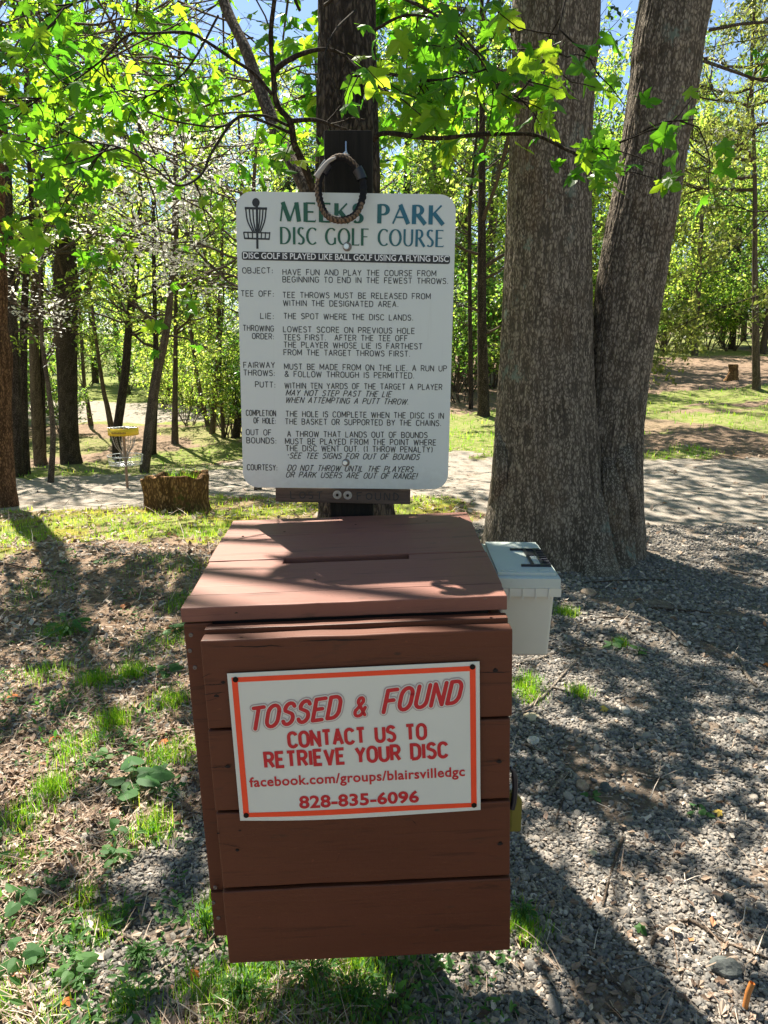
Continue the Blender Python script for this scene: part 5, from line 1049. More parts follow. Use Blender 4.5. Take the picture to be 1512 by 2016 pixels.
# --- background woodland prototypes, copied
def proto(kind, seed):
    global rng
    st = rng; rng = np.random.default_rng(seed); o = empty('broadleaf_tree' if kind != 'pine' else 'pine_tree'); g = Geo(); h = rng.uniform(13, 17)
    C = np.array([(0, 0, -.3), (0, 0, 0), (.1*rng.normal(), .1, h*.3), (.25*rng.normal(), .2, h*.65), (.3*rng.normal(), .1, h)]); r = rng.uniform(.13, .22)
    trunk_geo(g, C, [r*1.3, r*1.25, r, r*.6, r*.12], 40, 12, .06, .012, .3, seed*1.3, 14); g.build('trunk', M['bark_dark'] if kind == 'pine' else M['bark_mid'], o, True); gb, gl = Geo(), Geo(); CC = cr(C, 50)
    if kind == 'pine': crown(gb, gl, CC, 0, 34, h*.25, h*.98, (2.2, 3.4), .36, 6, NTp, NF_, .04, 2, -.15, .0, True, 3); lm = 'pine'
    elif kind == 'light': crown(gb, gl, CC, 0, 26, h*.08, h*.97, (2.2, 3.8), .22, 6.5, QT, QF, .05, 2, -.05, .4, False, 3); lm = 'leafy'
    else: crown(gb, gl, CC, 0, 26, h*.07, h*.97, (2.0, 3.6), .21, 6.5, QT, QF, .05, 2, -.1, .3, False, 3); lm = 'leafmid'
    gb.build('branches', M['bark_dark'] if kind == 'pine' else M['bark_mid'], o, True); gl.build('foliage', M[lm], o); rng = st; print(kind, gl.n); return o
def under(seed, mat):
    global rng
    st = rng; rng = np.random.default_rng(seed); o = empty('understory_shrub'); gb, gl = Geo(), Geo()
    for q in range(9):
        a = rng.uniform(0, 2*PI); bough(gb, gl, (rng.normal(0, .15), rng.normal(0, .15), -.1), (math.cos(a)*.5, math.sin(a)*.5, 1), rng.uniform(2.0, 3.8), .03, .14, 11, QT, QF, 2, .0, .5, None, .75, 3)
    gb.build('stems', M['bark_mid'], o, True); gl.build('foliage', M[mat], o); rng = st; print('shrub', gl.n); return o
PL, PM, PP, PU, PV = [proto('light', s) for s in (11, 12, 13)], [proto('mid', s) for s in (21, 22)], [proto('pine', s) for s in (31, 32)], [under(s, 'leafy') for s in (41, 42)], [under(s, 'leafmid') for s in (43, 44)]
INFO = {'l': (PL, 'pale yellow green spring tree in the woodland behind', 'pale spring trees of the woodland', 'tree'), 'm': (PM, 'mid green leafy tree in the woodland behind', 'mid green trees of the woodland', 'tree'), 'p': (PP, 'tall dark pine in the woodland behind', 'dark pines of the woodland', 'tree'),
        'u': (PU, 'pale leafy shrub at the foot of the woodland', 'pale understory shrubs', 'shrub'), 'v': (PV, 'mid green leafy shrub at the foot of the woodland', 'green understory shrubs', 'shrub')}
used = {}
def plant(kind, x, y, s, rot=None):
    pr, lab, grp, cat = INFO[kind]; q_ = 756+x/max(y, .1)*FPX/CP
    if y < 20 and kind in 'lmp' and abs(q_-756) > 800 or y < 3: ps = ' outside the view, sheltering the clearing from the '+('left' if x < -5 else 'right' if x > 5 else 'viewer side')
    else: ps = (', nearer row' if y < 35 else ', middle row' if y < 58 else ', farthest row')+(' past the left edge' if q_ < -20 else ' among the far left trunks' if q_ < 200 else ' above the disc basket' if q_ < 330 else ' between basket and white sign' if q_ < 465 else ' hidden behind the white sign' if q_ < 880 else ' between sign and twin trunks' if q_ < 1000 else ' behind the twin trunks' if q_ < 1260 else ' right of the twin trunks' if q_ < 1400 else ' near the right edge' if q_ < 1530 else ' past the right edge')
    lab = lab.replace(' in the woodland behind', '').replace(' at the foot of the woodland', '')+ps
    k = int(rng.integers(0, len(pr))); src = pr[k]; key = src.name
    o = src if key not in used else copy_tree(src); used[key] = 1
    o.location = (x, y, float(Zg(x, y))-.05); o.rotation_euler = (0, 0, rng.uniform(0, 2*PI) if rot is None else rot); o.scale = (s, s, s*rng.uniform(.9, 1.15)); tag(o, lab, cat, grp)
PLAN = []
def at(px, Y): return (px-756)/FPX*Y*CP*1.03
for px, Y, k, s in ((-60, 36, 'l', 1), (60, 46, 'p', 1), (150, 52, 'l', 1.1), (250, 56, 'm', 1), (340, 46, 'l', 1), (430, 38, 'l', .9), (500, 44, 'l', 1.1), (570, 34, 'l', .9), (640, 34, 'p', 1.1), (720, 30, 'm', 1), (790, 38, 'p', 1.2), (850, 27, 'l', .9), (905, 34, 'l', 1), (950, 30, 'm', .95), (1010, 40, 'l', 1.1), (1080, 34, 'm', 1), (1150, 42, 'l', 1.1), (1210, 36, 'l', .9), (1290, 50, 'l', 1), (1350, 46, 'l', 1), (1420, 54, 'p', 1), (1480, 48, 'm', 1), (1560, 50, 'l', 1.1), (1640, 44, 'm', 1), (1400, 60, 'm', 1.1), (1700, 40, 'l', .9),
  (-200, 30, 'l', 1), (-120, 44, 'l', 1), (20, 32, 'm', .8), (200, 60, 'p', 1.2), (320, 62, 'l', 1.2), (440, 58, 'p', 1.3), (560, 56, 'l', 1.2), (680, 60, 'p', 1.3), (800, 60, 'l', 1.3), (900, 56, 'p', 1.2), (1000, 64, 'm', 1.3), (1120, 60, 'p', 1.2), (1240, 62, 'l', 1.3), (1340, 60, 'm', 1.2), (1440, 66, 'l', 1.3), (1540, 60, 'p', 1.3), (60, 66, 'l', 1.3), (-80, 60, 'p', 1.2), (1700, 50, 'l', 1.2), (-300, 45, 'm', 1.1),
  (120, 80, 'm', 1.3), (260, 84, 'l', 1.3), (400, 80, 'm', 1.3), (540, 84, 'm', 1.4), (700, 80, 'l', 1.4), (860, 84, 'm', 1.4), (1020, 80, 'l', 1.4), (1180, 84, 'm', 1.4), (1330, 80, 'p', 1.4), (1480, 84, 'm', 1.4), (1640, 84, 'm', 1.4), (0, 86, 'm', 1.4), (-150, 84, 'l', 1.4)): PLAN.append((k, at(px, Y), Y, s))
for px, Y, k, s in ((375, 30, 'u', .7), (410, 34, 'u', .9), (452, 27, 'u', .8), (500, 25, 'v', .9), (330, 38, 'u', .8), (905, 21, 'v', .75), (925, 24, 'u', 1), (890, 24, 'v', 1.1), (970, 26, 'u', 1.0), (900, 30, 'u', 1.2), (1290, 48, 'v', 1.2), (1330, 50, 'u', 1.4), (1370, 52, 'v', 1.3), (1420, 50, 'u', 1.3), (1460, 54, 'v', 1.4), (1510, 50, 'v', 1.3), (1560, 48, 'u', 1.2), (1300, 52, 'u', 1.4), (1400, 54, 'v', 1.5), (1190, 40, 'u', 1.2), (1240, 44, 'v', 1.2), (20, 30, 'v', 1.2), (80, 36, 'u', 1), (-60, 26, 'v', 1.2), (130, 27, 'v', .7), (560, 26, 'v', 1), (620, 28, 'u', 1), (700, 26, 'v', 1), (800, 26, 'u', 1), (260, 46, 'v', 1.1), (380, 40, 'u', 1.2), (60, 50, 'v', 1.4), (180, 54, 'u', 1.2)): PLAN.append((k, at(px, Y), Y, s))
# trees at the sides and behind the photographer, seen only from elsewhere but giving the same shelter
for k, x, y, s in (('m', -11, 6, .8), ('l', -14, 14, 1), ('m', 13, 9, .9), ('l', 17, 18, 1), ('p', -9, -4, .9), ('m', 8, -6, .9), ('l', 0, -10, 1), ('m', -16, -2, 1), ('l', 16, -2, 1)): PLAN.append((k, x, y, s))
for px, Y, k, s in ((-380, 34, 'l', 1), (-480, 46, 'm', 1.1), (-600, 36, 'l', 1), (-700, 50, 'p', 1.1), (-820, 38, 'm', 1), (-950, 46, 'l', 1.1), (-560, 70, 'm', 1.3), (-350, 72, 'l', 1.3), (-760, 74, 'm', 1.3), (1800, 46, 'l', 1.1), (1900, 60, 'm', 1.2), (2050, 48, 'l', 1.1), (2200, 60, 'm', 1.2), (-1100, 40, 'm', 1), (-420, 30, 'v', 1.2), (-620, 34, 'u', 1.2)): PLAN.append((k, at(px, Y), Y, s))
for k, x, y, s in PLAN: plant(k, x, y, s)

# dogwoods in blossom
def dogwood(px, Y, s, lab, z):
    b = np.array([at(px, Y), Y, 0]); b[2] = float(Zg(b[0], b[1])); o = empty('dogwood_tree', b); tag(o, lab, 'tree'); g = Geo(); trunk_geo(g, np.array([(0, 0, -.2), (0, 0, 0), (.15, 0, 1.2), (.05, .1, z*.7), (.2, 0, z)]), [.07, .065, .05, .04, .015], 50, 12, .05, .006, .3, px, 20); g.build('trunk', M['bark_mid'], o, True)
    gb, gl, gf = Geo(), Geo(), Geo(); CC = cr(np.array([(0, 0, 0), (.15, 0, 1.2), (.05, .1, z*.7), (.2, 0, z)]), 40)
    st = gl
    crown(gb, gl, CC, 0, 8, z*.5, z*.98, (1.2*s, 2.0*s), .075, 14, QT, QF, .022, 2, .0, .1, False, 4, None, .0, .9)
    for q in range(7 if px > 300 else 1): a = rng.uniform(2.2, 4.2); bough(gb, gl, (0, 0, rng.uniform(.5, .85)*z), (math.cos(a), math.sin(a), .35), rng.uniform(1.6, 2.6), .02, .085, 26, QT, QF, 2, .0, .1, None, .8, 4, .0, .9)
    gb.build('branches', M['bark_mid'], o, True); gl.build('blossom', M['blossom'], o)
dogwood(505, 12, .95, 'white blossoming dogwood seen over the upper left corner of the sign', 5.6)
dogwood(95, 14.5, .8, 'white blossoming dogwood among the dark trunks at the left', 4.2)

# ------------------------------------------------------------ disc golf basket
bb = G(251, 960); bk = empty('disc_golf_basket', bb); tag(bk, 'disc golf basket with yellow band, hanging chains and wire tray on a pole', 'disc golf basket')
u = zcof(bb)/FPX      # metres per pixel there
zt, zb_, r_ = 118*u, 104*u, 28.5*u
g = Geo(); V, F = tube([(0, 0, -.1), (0, 0, zt-.01)], .024, 12); g.add(V, F); g.build('pole', M['pole'], bk, True)
g = Geo(); V, F = lathe([(r_-.006, zb_), (r_, zb_), (r_, zt-.006), (r_-.006, zt-.006), (r_-.006, zb_)], 48); g.add(V, F); g.build('band', M['yellow'], bk, True)
g = Geo(); 
for k in range(-4, 6): a = -PI/2+.1*k-.05; p = np.array([math.cos(a), math.sin(a), 0])*(r_+.002); V, F = box_v(-.012, .009, -.001, .001, -.018, .016*(1 if k % 3 else .5)); R_ = np.array([[-math.sin(a), math.cos(a), 0], [math.cos(a), math.sin(a), 0], [0, 0, 1]]).T; g.add((R_@np.array(V).T).T+p+[0, 0, (zt+zb_)/2-.01], F)
g.build('band_marks', flat_mat('band_marks', (.35, .2, .02), .6), bk)
g = Geo()
for k in range(16):
    a = k*PI/8; V, F = tube([(0.02*math.cos(a), .02*math.sin(a), zt+.012), (r_*math.cos(a), r_*math.sin(a), zt-.004)], .004, 5); g.add(V, F)
V, F = lathe([(0, zt+.02), (.04, zt+.018), (.05, zt+.002)], 16); g.add(V, F); g.build('top_rack', M['steel'], bk, True)
tz1, tz0 = 64*u, 47*u; rt = 33*u
for k in range(12):
    a = k*PI/6+.2; g = Geo(); pts = cr([(r_*.9*math.cos(a), r_*.9*math.sin(a), zt-.02), (r_*.62*math.cos(a), r_*.62*math.sin(a), zb_-.18), (r_*.32*math.cos(a), r_*.32*math.sin(a), tz1+.06), (.035*math.cos(a), .035*math.sin(a), tz0+.06)], 44)
    for i in range(0, 42):
        d = norm(pts[i+1]-pts[i]); V, F = tube([pts[i]-d*.002, pts[i]+d*.016], [.0035+.0035*(i % 2), .0035+.0035*(i % 2)], 4); g.add(V, F)
    g.build('chain', M['chain'], bk)
g = Geo()
def hoop(g, r, z, w_): th = np.linspace(0, 2*PI, 41); V, F = tube(np.stack([r*np.cos(th), r*np.sin(th), 0*th+z], -1), w_, 6); g.add(V, F)
hoop(g, rt, tz1, .007); hoop(g, rt*.97, (tz1+tz0)/2-.01, .005); hoop(g, rt*.92, tz0, .006); hoop(g, rt*.45, tz0-.005, .004)
for k in range(20):
    a = k*PI/10; V, F = tube([(rt*math.cos(a), rt*math.sin(a), tz1), (rt*.92*math.cos(a), rt*.92*math.sin(a), tz0), (.03*math.cos(a), .03*math.sin(a), tz0-.015)], .0035, 5); g.add(V, F)
g.build('tray', M['steel'], bk, True)

# ------------------------------------------------------------ hollow stump
sb = G(352, 1006); su = zcof(sb)/FPX; sb[2] = float(Zg(sb[0], sb[1])); st_ = empty('tree_stump', sb); tag(st_, 'hollow rotten tree stump with grass growing in its top', 'tree stump')
Hs, Rs = 82*su, 64*su; sg, n = 150, 70; th = np.linspace(0, 2*PI, sg, endpoint=False); A, Tt = np.meshgrid(th, np.linspace(0, 1, n))
shape = 1+.10*np.cos(2*A+.3)+.12*(vn(np.cos(A)*1.5+3, np.sin(A)*1.5+3, 0)-.5)*2; fl = 1+.16*np.exp(-Tt*7)+.10*Tt**3*np.where(np.cos(A) < 0, 1, .3)
ridge = .045*(np.abs(2*vn(np.cos(A)*6+2, np.sin(A)*6, Tt*1.2)-1)-.5)+.02*(fbm(np.cos(A)*20, np.sin(A)*20, Tt*4, 2)-.4)
rim = Hs*(1+.05*np.sin(A*1+2.5)+.13*(vn(np.cos(A)*3, np.sin(A)*3, 7.)-.5)*2)
Ro = Rs*(.93*shape*fl)*(1+ridge*2.6); hole = np.exp(-(((A-4.95)/.16)**2+((Tt-.12)/.10)**2)); Ro = Ro*(1-.16*hole)
V = np.stack([Ro*np.cos(A), Ro*np.sin(A)*.8, Tt*rim-.06], -1).reshape(-1, 3); i = np.arange(n-1)[:, None]*sg; j = np.arange(sg)[None]; j2 = (j+1) % sg; F = np.stack([i+j, i+j2, i+sg+j2, i+sg+j], -1).reshape(-1, 4)
m = 14; A2, T2 = np.meshgrid(th, np.linspace(0, 1, m)); Ri = (Ro[-1]*(1-.16-.05*vn(np.cos(th)*4, np.sin(th)*4, 2)))[None]*(1-.06*T2); rimz = rim[-1]
Vi = np.stack([Ri*np.cos(A2), Ri*np.sin(A2)*.8, rimz[None]-.06-T2*.16], -1).reshape(-1, 3); Vi = np.vstack([Vi, [[0, 0, Hs-.20]]])
rg_ = np.concatenate([np.clip(.55+ridge*9, 0, 1).ravel(), np.full(len(Vi), .75)]); g = Geo(); g.add(np.vstack([V, Vi]), F, rg_); base_i = n*sg; ii = np.arange(m-1)[:, None]*sg+base_i; Fi = np.stack([ii+j, ii+j2, ii+sg+j2, ii+sg+j], -1).reshape(-1, 4)
g.f.append(Fi); g.f.append(np.stack([(n-1)*sg+j[0], (n-1)*sg+j2[0], base_i+j2[0], base_i+j[0]], -1)); lastr = base_i+(m-1)*sg; g.f.append(np.stack([lastr+j[0], lastr+j2[0], np.full(sg, len(V)+len(Vi)-1)], -1))
g.build('stump_wood', M['stump'], st_, True)
g = Geo(); N = 200; a = rng.uniform(0, 2*PI, N); r = np.sqrt(rng.random(N))*Rs*.42; T = np.array([(-.5, 0, 0), (.5, 0, 0), (.38, .12, .5), (-.38, .12, .5), (0, .42, 1.)]); F3 = np.array([[0, 1, 2], [0, 2, 3], [3, 2, 4]]); h = rng.uniform(.14, .30, N)*rng.uniform(.6, 1, N); az = rng.uniform(0, 2*PI, N)
ax = np.stack([np.cos(az), np.sin(az), 0*az], -1)*(.007/h)[:, None]; ay = np.stack([-np.sin(az), np.cos(az), 0*az], -1)*1.1; R = np.stack([ax, ay, np.tile([0, 0, 1.], (N, 1))], -1)
V, F = inst(T, F3, np.stack([r*np.cos(a)+.05, r*np.sin(a)*.8, 0*a+Hs-.2], -1), R, h); g.add(V, F, np.repeat(rng.uniform(.2, .7, N), 5)); g.build('stump_grass', M['grass'], st_)['kind'] = 'stuff'

# ------------------------------------------------------------ sticks, rocks, fallen leaves, weeds
def stick(pts, r, label, mat='stick', lift=.0, grp=None, forks=()):
    P = np.array([G(px, py) for px, py in pts]); P[:, 2] += r*.8+.004+np.asarray(lift); C = cr(P, 6*len(P)); C[:, 2] += rng.normal(0, .001, len(C)); o0 = C[0].copy()
    g = Geo(); rad = np.linspace(r, r*.6, len(C))*(1+.16*(vn(np.arange(len(C))*1.3, r*99, 0)-.5)); rad[0] *= .6; rad[-1] *= .6; V, F = tube(C-o0, rad, 8); g.add(V, F); c1 = np.arange(8); g.f.append(c1[None, ::-1]); g.f.append((c1+len(V)-8)[None])
    for t, dx, dy, L in forks:
        k = int(t*(len(C)-1)); e = C[k]+np.array([dx, dy, .02])*L; e[2] = float(GN(e[0], e[1]))+.006; Cc = cr(np.array([C[k], (C[k]+e)/2+[0, 0, .004], e]), 7); V, F = tube(Cc-o0, np.linspace(r*.55, r*.25, 7), 6); g.add(V, F)
    o = g.build('fallen_stick', M[mat], None, True); o.location = o0; tag(o, label, 'stick', grp)
STK = [([(137, 1826), (175, 1837), (225, 1842), (258, 1852), (278, 1866)], .0068, 'thick pale curved stick on the gravel at the lower left', 'stick'), ([(290, 1868), (312, 1890), (334, 1922)], .0062, 'short thick pale stick beside the moss clump at the lower left', 'stick'),
 ([(192, 1235), (178, 1256), (160, 1282)], .016, 'short stubby log end lying in the leaf litter left of the box', 'stick'), ([(0, 1110), (60, 1122), (130, 1130), (200, 1150)], .006, 'long thin dark stick across the upper leaf litter at the left', 'stickdark'),
 ([(60, 1530), (150, 1512), (260, 1470), (380, 1440)], .005, 'long brown twig running toward the box in the left litter', 'stickdark'), ([(30, 1600), (50, 1590), (72, 1588)], .011, 'broken grey wood piece at the far left edge', 'stickdark'), ([(195, 1925), (180, 1960), (168, 2000)], .0035, 'thin dark twig at the lower left beside the heart leaved weed', 'stickdark'), ([(312, 1945), (305, 1990), (298, 2030)], .003, 'thin twig at the bottom left of the picture', 'stickdark'),
 ([(247, 1938), (262, 1960), (267, 1990)], .0035, 'bent brown twig near the bottom left grass', 'stickdark'), ([(215, 1560), (240, 1600), (285, 1612)], .004, 'forked dark twig in the litter left of the box', 'stickdark'), ([(130, 1740), (165, 1742), (200, 1745)], .003, 'small straight twig in the middle of the left gravel', 'stickdark'),
 ([(1226, 1652), (1212, 1695), (1196, 1745), (1186, 1790)], .0052, 'upright looking brown stick on the sunlit gravel at the right', 'stickdark'), ([(1283, 1868), (1290, 1850), (1320, 1828), (1358, 1818), (1400, 1845), (1440, 1868), (1512, 1892)], .0055, 'long bent dark stick arching across the lower right gravel', 'stickdark'), ([(1290, 1900), (1320, 1915), (1350, 1945), (1378, 1972)], .0035, 'thin brown twig below the long bent stick', 'stickdark'), ([(1140, 1905), (1170, 1922), (1212, 1942), (1235, 1962)], .004, 'reddish twig along the shadow edge at the lower right', 'stickdark'),
 ([(1248, 1526), (1280, 1533), (1330, 1538)], .0055, 'pale forked stick right of the box', 'stick'), ([(1080, 1570), (1095, 1550), (1108, 1532), (1126, 1524)], .0075, 'curved pale greenish stick close to the reddish rock', 'stick'), ([(1298, 1228), (1305, 1238), (1322, 1248), (1334, 1262)], .009, 'short crooked pale stick on the right gravel', 'stick'), ([(1442, 1290), (1458, 1308), (1470, 1335), (1492, 1360)], .011, 'thick pale broken stick near the right edge', 'stick'),
 ([(1008, 1428), (1040, 1398), (1075, 1370), (1110, 1330), (1140, 1300)], .008, 'long grey branch lying from the box corner up to the right', 'stick'), ([(1278, 1200), (1320, 1203), (1400, 1210)], .009, 'dark straight stick in the shade of the twin trunked tree', 'stickdark'), ([(1150, 1226), (1195, 1219), (1245, 1222)], .007, 'dark stick on the sunlit patch right of the storage bin', 'stickdark'), ([(1150, 1150), (1220, 1146), (1320, 1144), (1345, 1146)], .006, 'long thin stick in the deep shade below the twin trunks', 'stickdark'),
 ([(1435, 1127), (1470, 1133), (1500, 1135)], .010, 'pale bark strip in the shade at the right edge', 'stick'), ([(1236, 1484), (1270, 1474), (1310, 1466)], .005, 'short brown stick on the middle right gravel', 'stickdark'), ([(1015, 1690), (1060, 1660), (1150, 1665)], .003, 'thin dark twig just right of the box door', 'stickdark'), ([(1382, 1345), (1385, 1325), (1390, 1305)], .004, 'small upright twig on the upper right gravel', 'stickdark'), ([(1035, 1470), (1065, 1485), (1110, 1492)], .005, 'dark thin stick beside the box near the flat stone', 'stickdark'),
 ([(770, 1990), (800, 1965), (830, 1935)], .010, 'grey piece of wood in the shade under the box', 'stickdark'), ([(590, 1915), (600, 1950), (612, 1990)], .0022, 'pale dry straw in the shade under the box', 'stick'), ([(1110, 1575), (1100, 1600), (1095, 1620)], .004, 'small dark bark sliver below the reddish rock', 'stickdark'), ([(1010, 1310), (1060, 1300), (1130, 1275), (1180, 1270)], .004, 'thin pale twig right of the storage bin foot', 'stick')]
for a in STK: stick(a[0], a[1], a[2], a[3], 0, None, [(.6, rng.normal(0, 1), rng.normal(0, 1), .04+a[1]*3)] if len(a[0]) > 3 else ())
def rock(px, py, w_, label, mat, fl=.6, seed=1.):
    c = G(px, py); s = w_/2/FPX*zcof(c); bm = bmesh.new(); bmesh.ops.create_icosphere(bm, subdivisions=3, radius=1)
    for v in bm.verts: p = np.array(v.co[:]); n = 1+.5*(float(vn(p[0]*1.1+seed, p[1]*1.1, p[2]*1.1+seed))-.5)+.12*(float(vn(p[0]*4+seed, p[1]*4, p[2]*4))-.5); v.co = v.co*n; v.co.z *= fl; v.co.y *= .8; v.co *= s
    g = Geo(); add_bm(g, bm); o = g.build('rock', M[mat], None, False); o.location = (c[0], c[1], c[2]+s*fl*.35); o.rotation_euler = (0, 0, seed); tag(o, label, 'rock')
for a in [(1428, 1912, 58, 'large dark grey rock at the lower right', 'rockdark', .6, 3.), (1146, 1552, 28, 'reddish brown angular rock right of the box', 'rocktan', .9, 5.), (1190, 1556, 24, 'round grey speckled rock beside the reddish rock', 'rockdark', .9, 7.), (1158, 1170, 36, 'flat tan rock just right of the storage bin', 'rocktan', .5, 2.), (1432, 1772, 30, 'dark angular rock at the right beyond the bent stick', 'rockdark', .7, 9.), (168, 1652, 26, 'pale sunlit rock on the left gravel', 'rockpale', .6, 4.), (228, 1975, 22, 'pale oval rock at the bottom left', 'rockpale', .5, 6.), (1230, 1400, 28, 'flat pale grey stone near the yellow leaf', 'rockpale', .4, 8.), (1050, 1462, 30, 'flat greenish grey stone beside the box', 'rockpale', .5, 1.5), (1325, 1492, 18, 'small tan rock on the middle right gravel', 'rocktan', .8, 2.5), (1288, 1485, 14, 'small pinkish rock next to the small tan rock', 'rocktan', .8, 3.5), (1460, 1422, 26, 'grey flat rock near the right edge', 'rockdark', .5, 4.5), (1238, 1617, 20, 'small tan stone on the right gravel in the shade', 'rocktan', .7, 5.5), (70, 1725, 34, 'flat slate grey stone at the lower left', 'rockdark', .3, 6.5), (1506, 1860, 30, 'dark rock cut by the right edge of the photo', 'rockdark', .7, 7.5), (590, 2000, 34, 'dark stone in the shade under the box', 'rockdark', .6, 8.5), (1400, 1418, 18, 'small pale stone left of the grey flat rock', 'rockpale', .5, 9.5)]: rock(*a)
def fleaf(px, py, w_, label, col, mp_=True):
    c = G(px, py); s = w_/FPX*zcof(c); g = Geo(); T = MT*np.array([.9, .9, 2.]); V, F = inst(T, MF, np.zeros((1, 3)), frames(rdir(1)*[1, 1, .05], np.array([[rng.normal(0, .2), rng.normal(0, .2), 1]])), [s]); g.add(V, F, .5); o = g.build('fallen_leaf', col, None); o.location = c+[0, 0, .016]; tag(o, label, 'leaf')
orl = flat_mat('orange_leaf', (.42, .13, .03), .6, 0, .3, .3); yel = flat_mat('yellow_leaf', (.50, .34, .06), .6, 0, .3, .3); tnl = flat_mat('tan_leaf', (.50, .42, .28), .7, 0, .3, .3)
for a in [(1184, 1396, 26, 'yellow brown fallen leaf on the gravel right of the box', yel), (1255, 1830, 26, 'bright green fallen leaf on the lower right gravel', M['weed']), (1055, 1420, 34, 'pale tan fallen leaf by the right side of the box', tnl), (365, 1570, 26, 'tan square leaf scrap close to the left side of the box', tnl), (320, 1470, 22, 'orange red dead leaf in the litter left of the box', orl), (15, 1378, 26, 'orange dead leaf at the left edge', orl), (100, 1460, 24, 'red brown dead leaf in the left litter', orl), (1420, 1608, 18, 'small yellow leaf on the right gravel', yel), (1502, 1312, 18, 'small orange leaf at the right edge', orl), (1172, 1690, 20, 'tan torn leaf on the gravel right of the box door', tnl), (240, 1195, 20, 'orange leaf in the upper left litter', orl), (130, 1975, 22, 'brown leaf beside the lower left weed', orl), (385, 1920, 24, 'orange brown leaf under the left corner of the box', orl)]: fleaf(*a)
# heart-leaved weeds
hp = [(0, 0), (.22, -.14), (.44, -.05), (.50, .22), (.40, .55), (.20, .82), (0, 1.02)]; HT = [(x, y, -.10*x*x*4+.0) for x, y in hp]+[(-x, y, -.10*x*x*4) for x, y in hp[1:-1]]+[(0, .38, .06)]
HT = np.array(HT); nH = len(hp); ordr = list(range(nH))+list(range(nH+nH-3, nH-1, -1)); HF = np.array([[len(HT)-1, ordr[i], ordr[(i+1) % len(ordr)]] for i in range(len(ordr))])
def weed(px, py, wpx, n, lsz, label, hgt=.07, T=HT, F=HF, rr=(.1, .9)):
    c = G(px, py); u = zcof(c)/FPX; o = empty('weed_plant', c); tag(o, label, 'weed'); gs_, gl = Geo(), Geo(); R0 = wpx*u/2; P, tips, nrs = [], [], []
    for k in range(n):
        a = k*2.4+rng.normal(0, .3); r = R0*math.sqrt((k+.6)/n)*rng.uniform(.7, 1.0); z = hgt*rng.uniform(.45, 1.)*(1-.4*r/R0); e = np.array([r*math.cos(a), r*math.sin(a), z]); V, F_ = tube(cr(np.array([[0, 0, 0], e*[.5, .5, .8], e]), 6), .0012, 4); gs_.add(V, F_)
        P.append(e); tips.append([math.cos(a), math.sin(a), -.1+rng.normal(0, .2)]); nrs.append([rng.normal(0, .35), rng.normal(0, .35)-.2, 1])
    V, F_ = inst(T, F, np.array(P), frames(np.array(tips), np.array(nrs)), lsz*u*rng.uniform(.65, 1.15, n)); gl.add(V, F_, np.repeat(rng.uniform(*rr, n), len(T))); gs_.build('stems', M['weed'], o, True); gl.build('leaves', M['weed'], o)
OV = np.array([(0, 0, 0), (.18, .3, .02), (.15, .7, 0), (0, 1, -.1), (-.15, .7, 0), (-.18, .3, .02)]); OF = np.array([[0, 1, 2], [0, 2, 3], [0, 3, 4], [0, 4, 5]])
weed(268, 1552, 90, 9, 42, 'dark green broad leaved weed clump left of the box', .09, rr=(0, .4)); weed(150, 1930, 70, 8, 30, 'light green heart leaved weed at the lower left', .06, rr=(.5, 1)); weed(48, 1905, 60, 6, 34, 'dark green heart leaved weed near the lower left corner', .08, rr=(0, .4)); weed(230, 1700, 60, 10, 18, 'small leafy weed on the left gravel below the broad leaved clump', .06); weed(45, 1790, 60, 6, 28, 'broad dark weed at the left edge above the gravel', .07, rr=(0, .4)); weed(112, 1755, 30, 5, 20, 'tiny pale weed beside the flat slate stone', .03, rr=(.5, 1)); weed(235, 1650, 34, 5, 20, 'small upright weed just above the leafy gravel weed', .05)
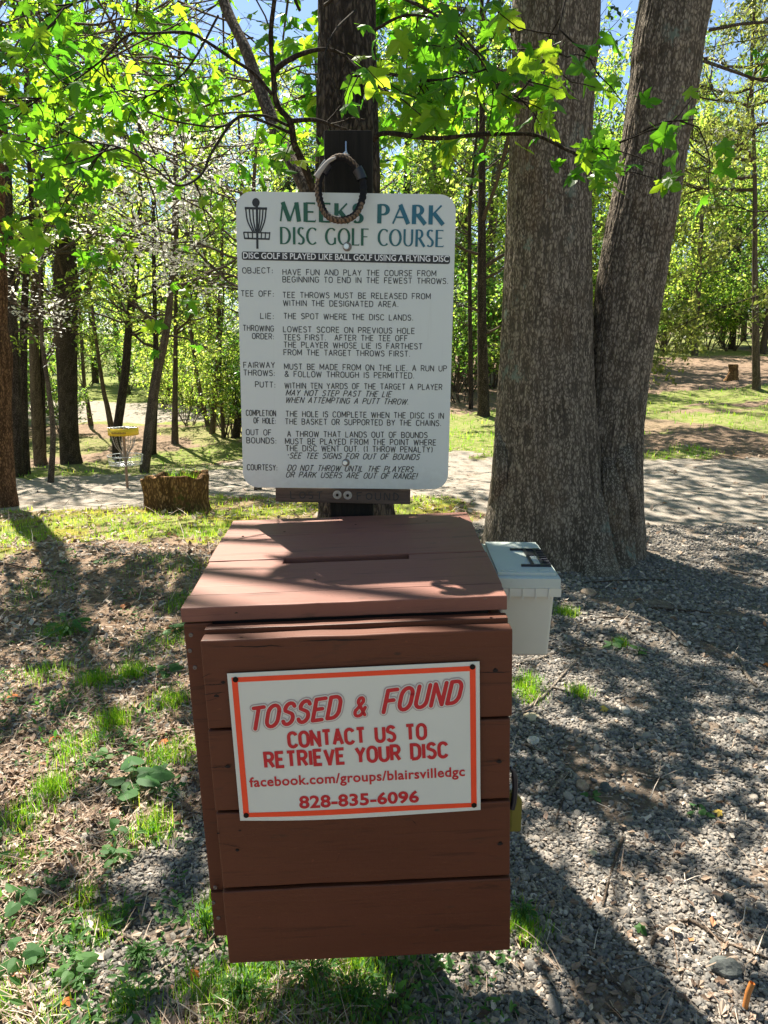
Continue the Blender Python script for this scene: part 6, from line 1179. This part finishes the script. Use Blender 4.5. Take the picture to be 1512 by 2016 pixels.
weed(135, 1250, 84, 26, 26, 'bushy narrow leaved weed beside the stubby log', .12, OV, OF); weed(330, 1325, 50, 5, 24, 'yellow green ivy like weed close to the left side of the box', .05, rr=(.6, 1)); weed(355, 1245, 60, 14, 18, 'shaded leafy weed beside the upper left corner of the box', .07, rr=(.1, .5)); weed(275, 1895, 56, 90, 11, 'bright green cushion of fine leaved weed at the lower left', .06, OV, OF, (.6, 1)); weed(1208, 1275, 30, 5, 20, 'small weed standing on the sunlit right gravel', .06); weed(1375, 1600, 44, 6, 16, 'low dark weed on the right gravel', .03, rr=(0, .3)); weed(1165, 1572, 30, 4, 14, 'tiny green weed between the reddish rock and the round rock', .03); weed(1257, 1292, 20, 4, 18, 'slim upright weed on the right gravel', .07); weed(620, 1930, 120, 60, 16, 'dense shaded weed patch under the box', .08, OV, OF, (.1, .6)); weed(700, 1985, 130, 60, 16, 'dark green weed patch at the bottom under the box', .08, OV, OF, (0, .5)); weed(480, 1970, 120, 60, 15, 'sunlit weed patch below the left corner of the box', .07, OV, OF, (.5, 1)); weed(405, 1830, 60, 24, 16, 'leafy weed against the lower left edge of the box', .08, OV, OF); weed(1030, 1815, 44, 24, 16, 'shaded weed at the lower right edge of the box', .07, OV, OF, (0, .4)); weed(195, 1500, 30, 4, 18, 'single lime green seedling above the broad leaved clump', .06, rr=(.7, 1)); weed(195, 1108, 18, 4, 16, 'small lime green seedling in the upper left litter', .05, rr=(.7, 1))
OFFW = None; g = Geo(); n = 0
while n < 230:
    px, py = rng.uniform(-60, 980), rng.uniform(1040, 2060)
    if 350 < px and py < 1890: continue
    if py > 1550 and rng.random() < .4: continue
    if px < 60 and rng.random() < .3: continue
    c = G(px, py); X, Y = c[0]+rng.normal(0, .03, 14), c[1]+rng.normal(0, .03, 14); P = np.stack([X, Y, GN(X, Y)+rng.uniform(.005, .035, 14)], -1)
    V, F = inst(OV*rng.uniform(.8, 1.4), OF, P, frames(rdir(14)*[1, 1, .4]+[0, 0, .25], np.tile([[0., -.2, 1.]], (14, 1))+rdir(14)*.4), rng.uniform(.012, .030, 14)); g.add(V, F, np.repeat(rng.uniform(.1, 1, 14), len(OV))); n += 1
o = g.build('ground_cover', M['weed']); o['kind'] = 'stuff'; tag(o, 'small low green weeds sprinkled over the ground around the box', 'weeds')
st2 = G(1463, 1995); g = Geo(); V, F = tube([(0, 0, -.02), (.012, .01, .05), (.02, .012, .075)], .007, 8); g.add(V, F); o = g.build('bamboo_stub', flat_mat('orange_cane', (.45, .17, .04), .5), None, True); o.location = st2; tag(o, 'orange broken cane stub at the lower right corner', 'stub')
# upturned root plate / brown stump on the far slope
c = G(1440, 748); u = zcof(c)/FPX; g = Geo(); trunk_geo(g, np.array([(0, 0, -.2), (0, 0, 0), (.05, 0, 16*u), (.0, 0, 30*u)]), [12*u, 11*u, 8*u, 9*u], 40, 30, .25, .05, .4, 3., 6); V, F = lathe([(0, 30*u), (8.5*u, 30*u)], 30); g.add(V, F); o = g.build('broken_stump', M['stump'], None, True); o.location = c; tag(o, 'broken brown stump on the far slope at the right', 'tree stump')
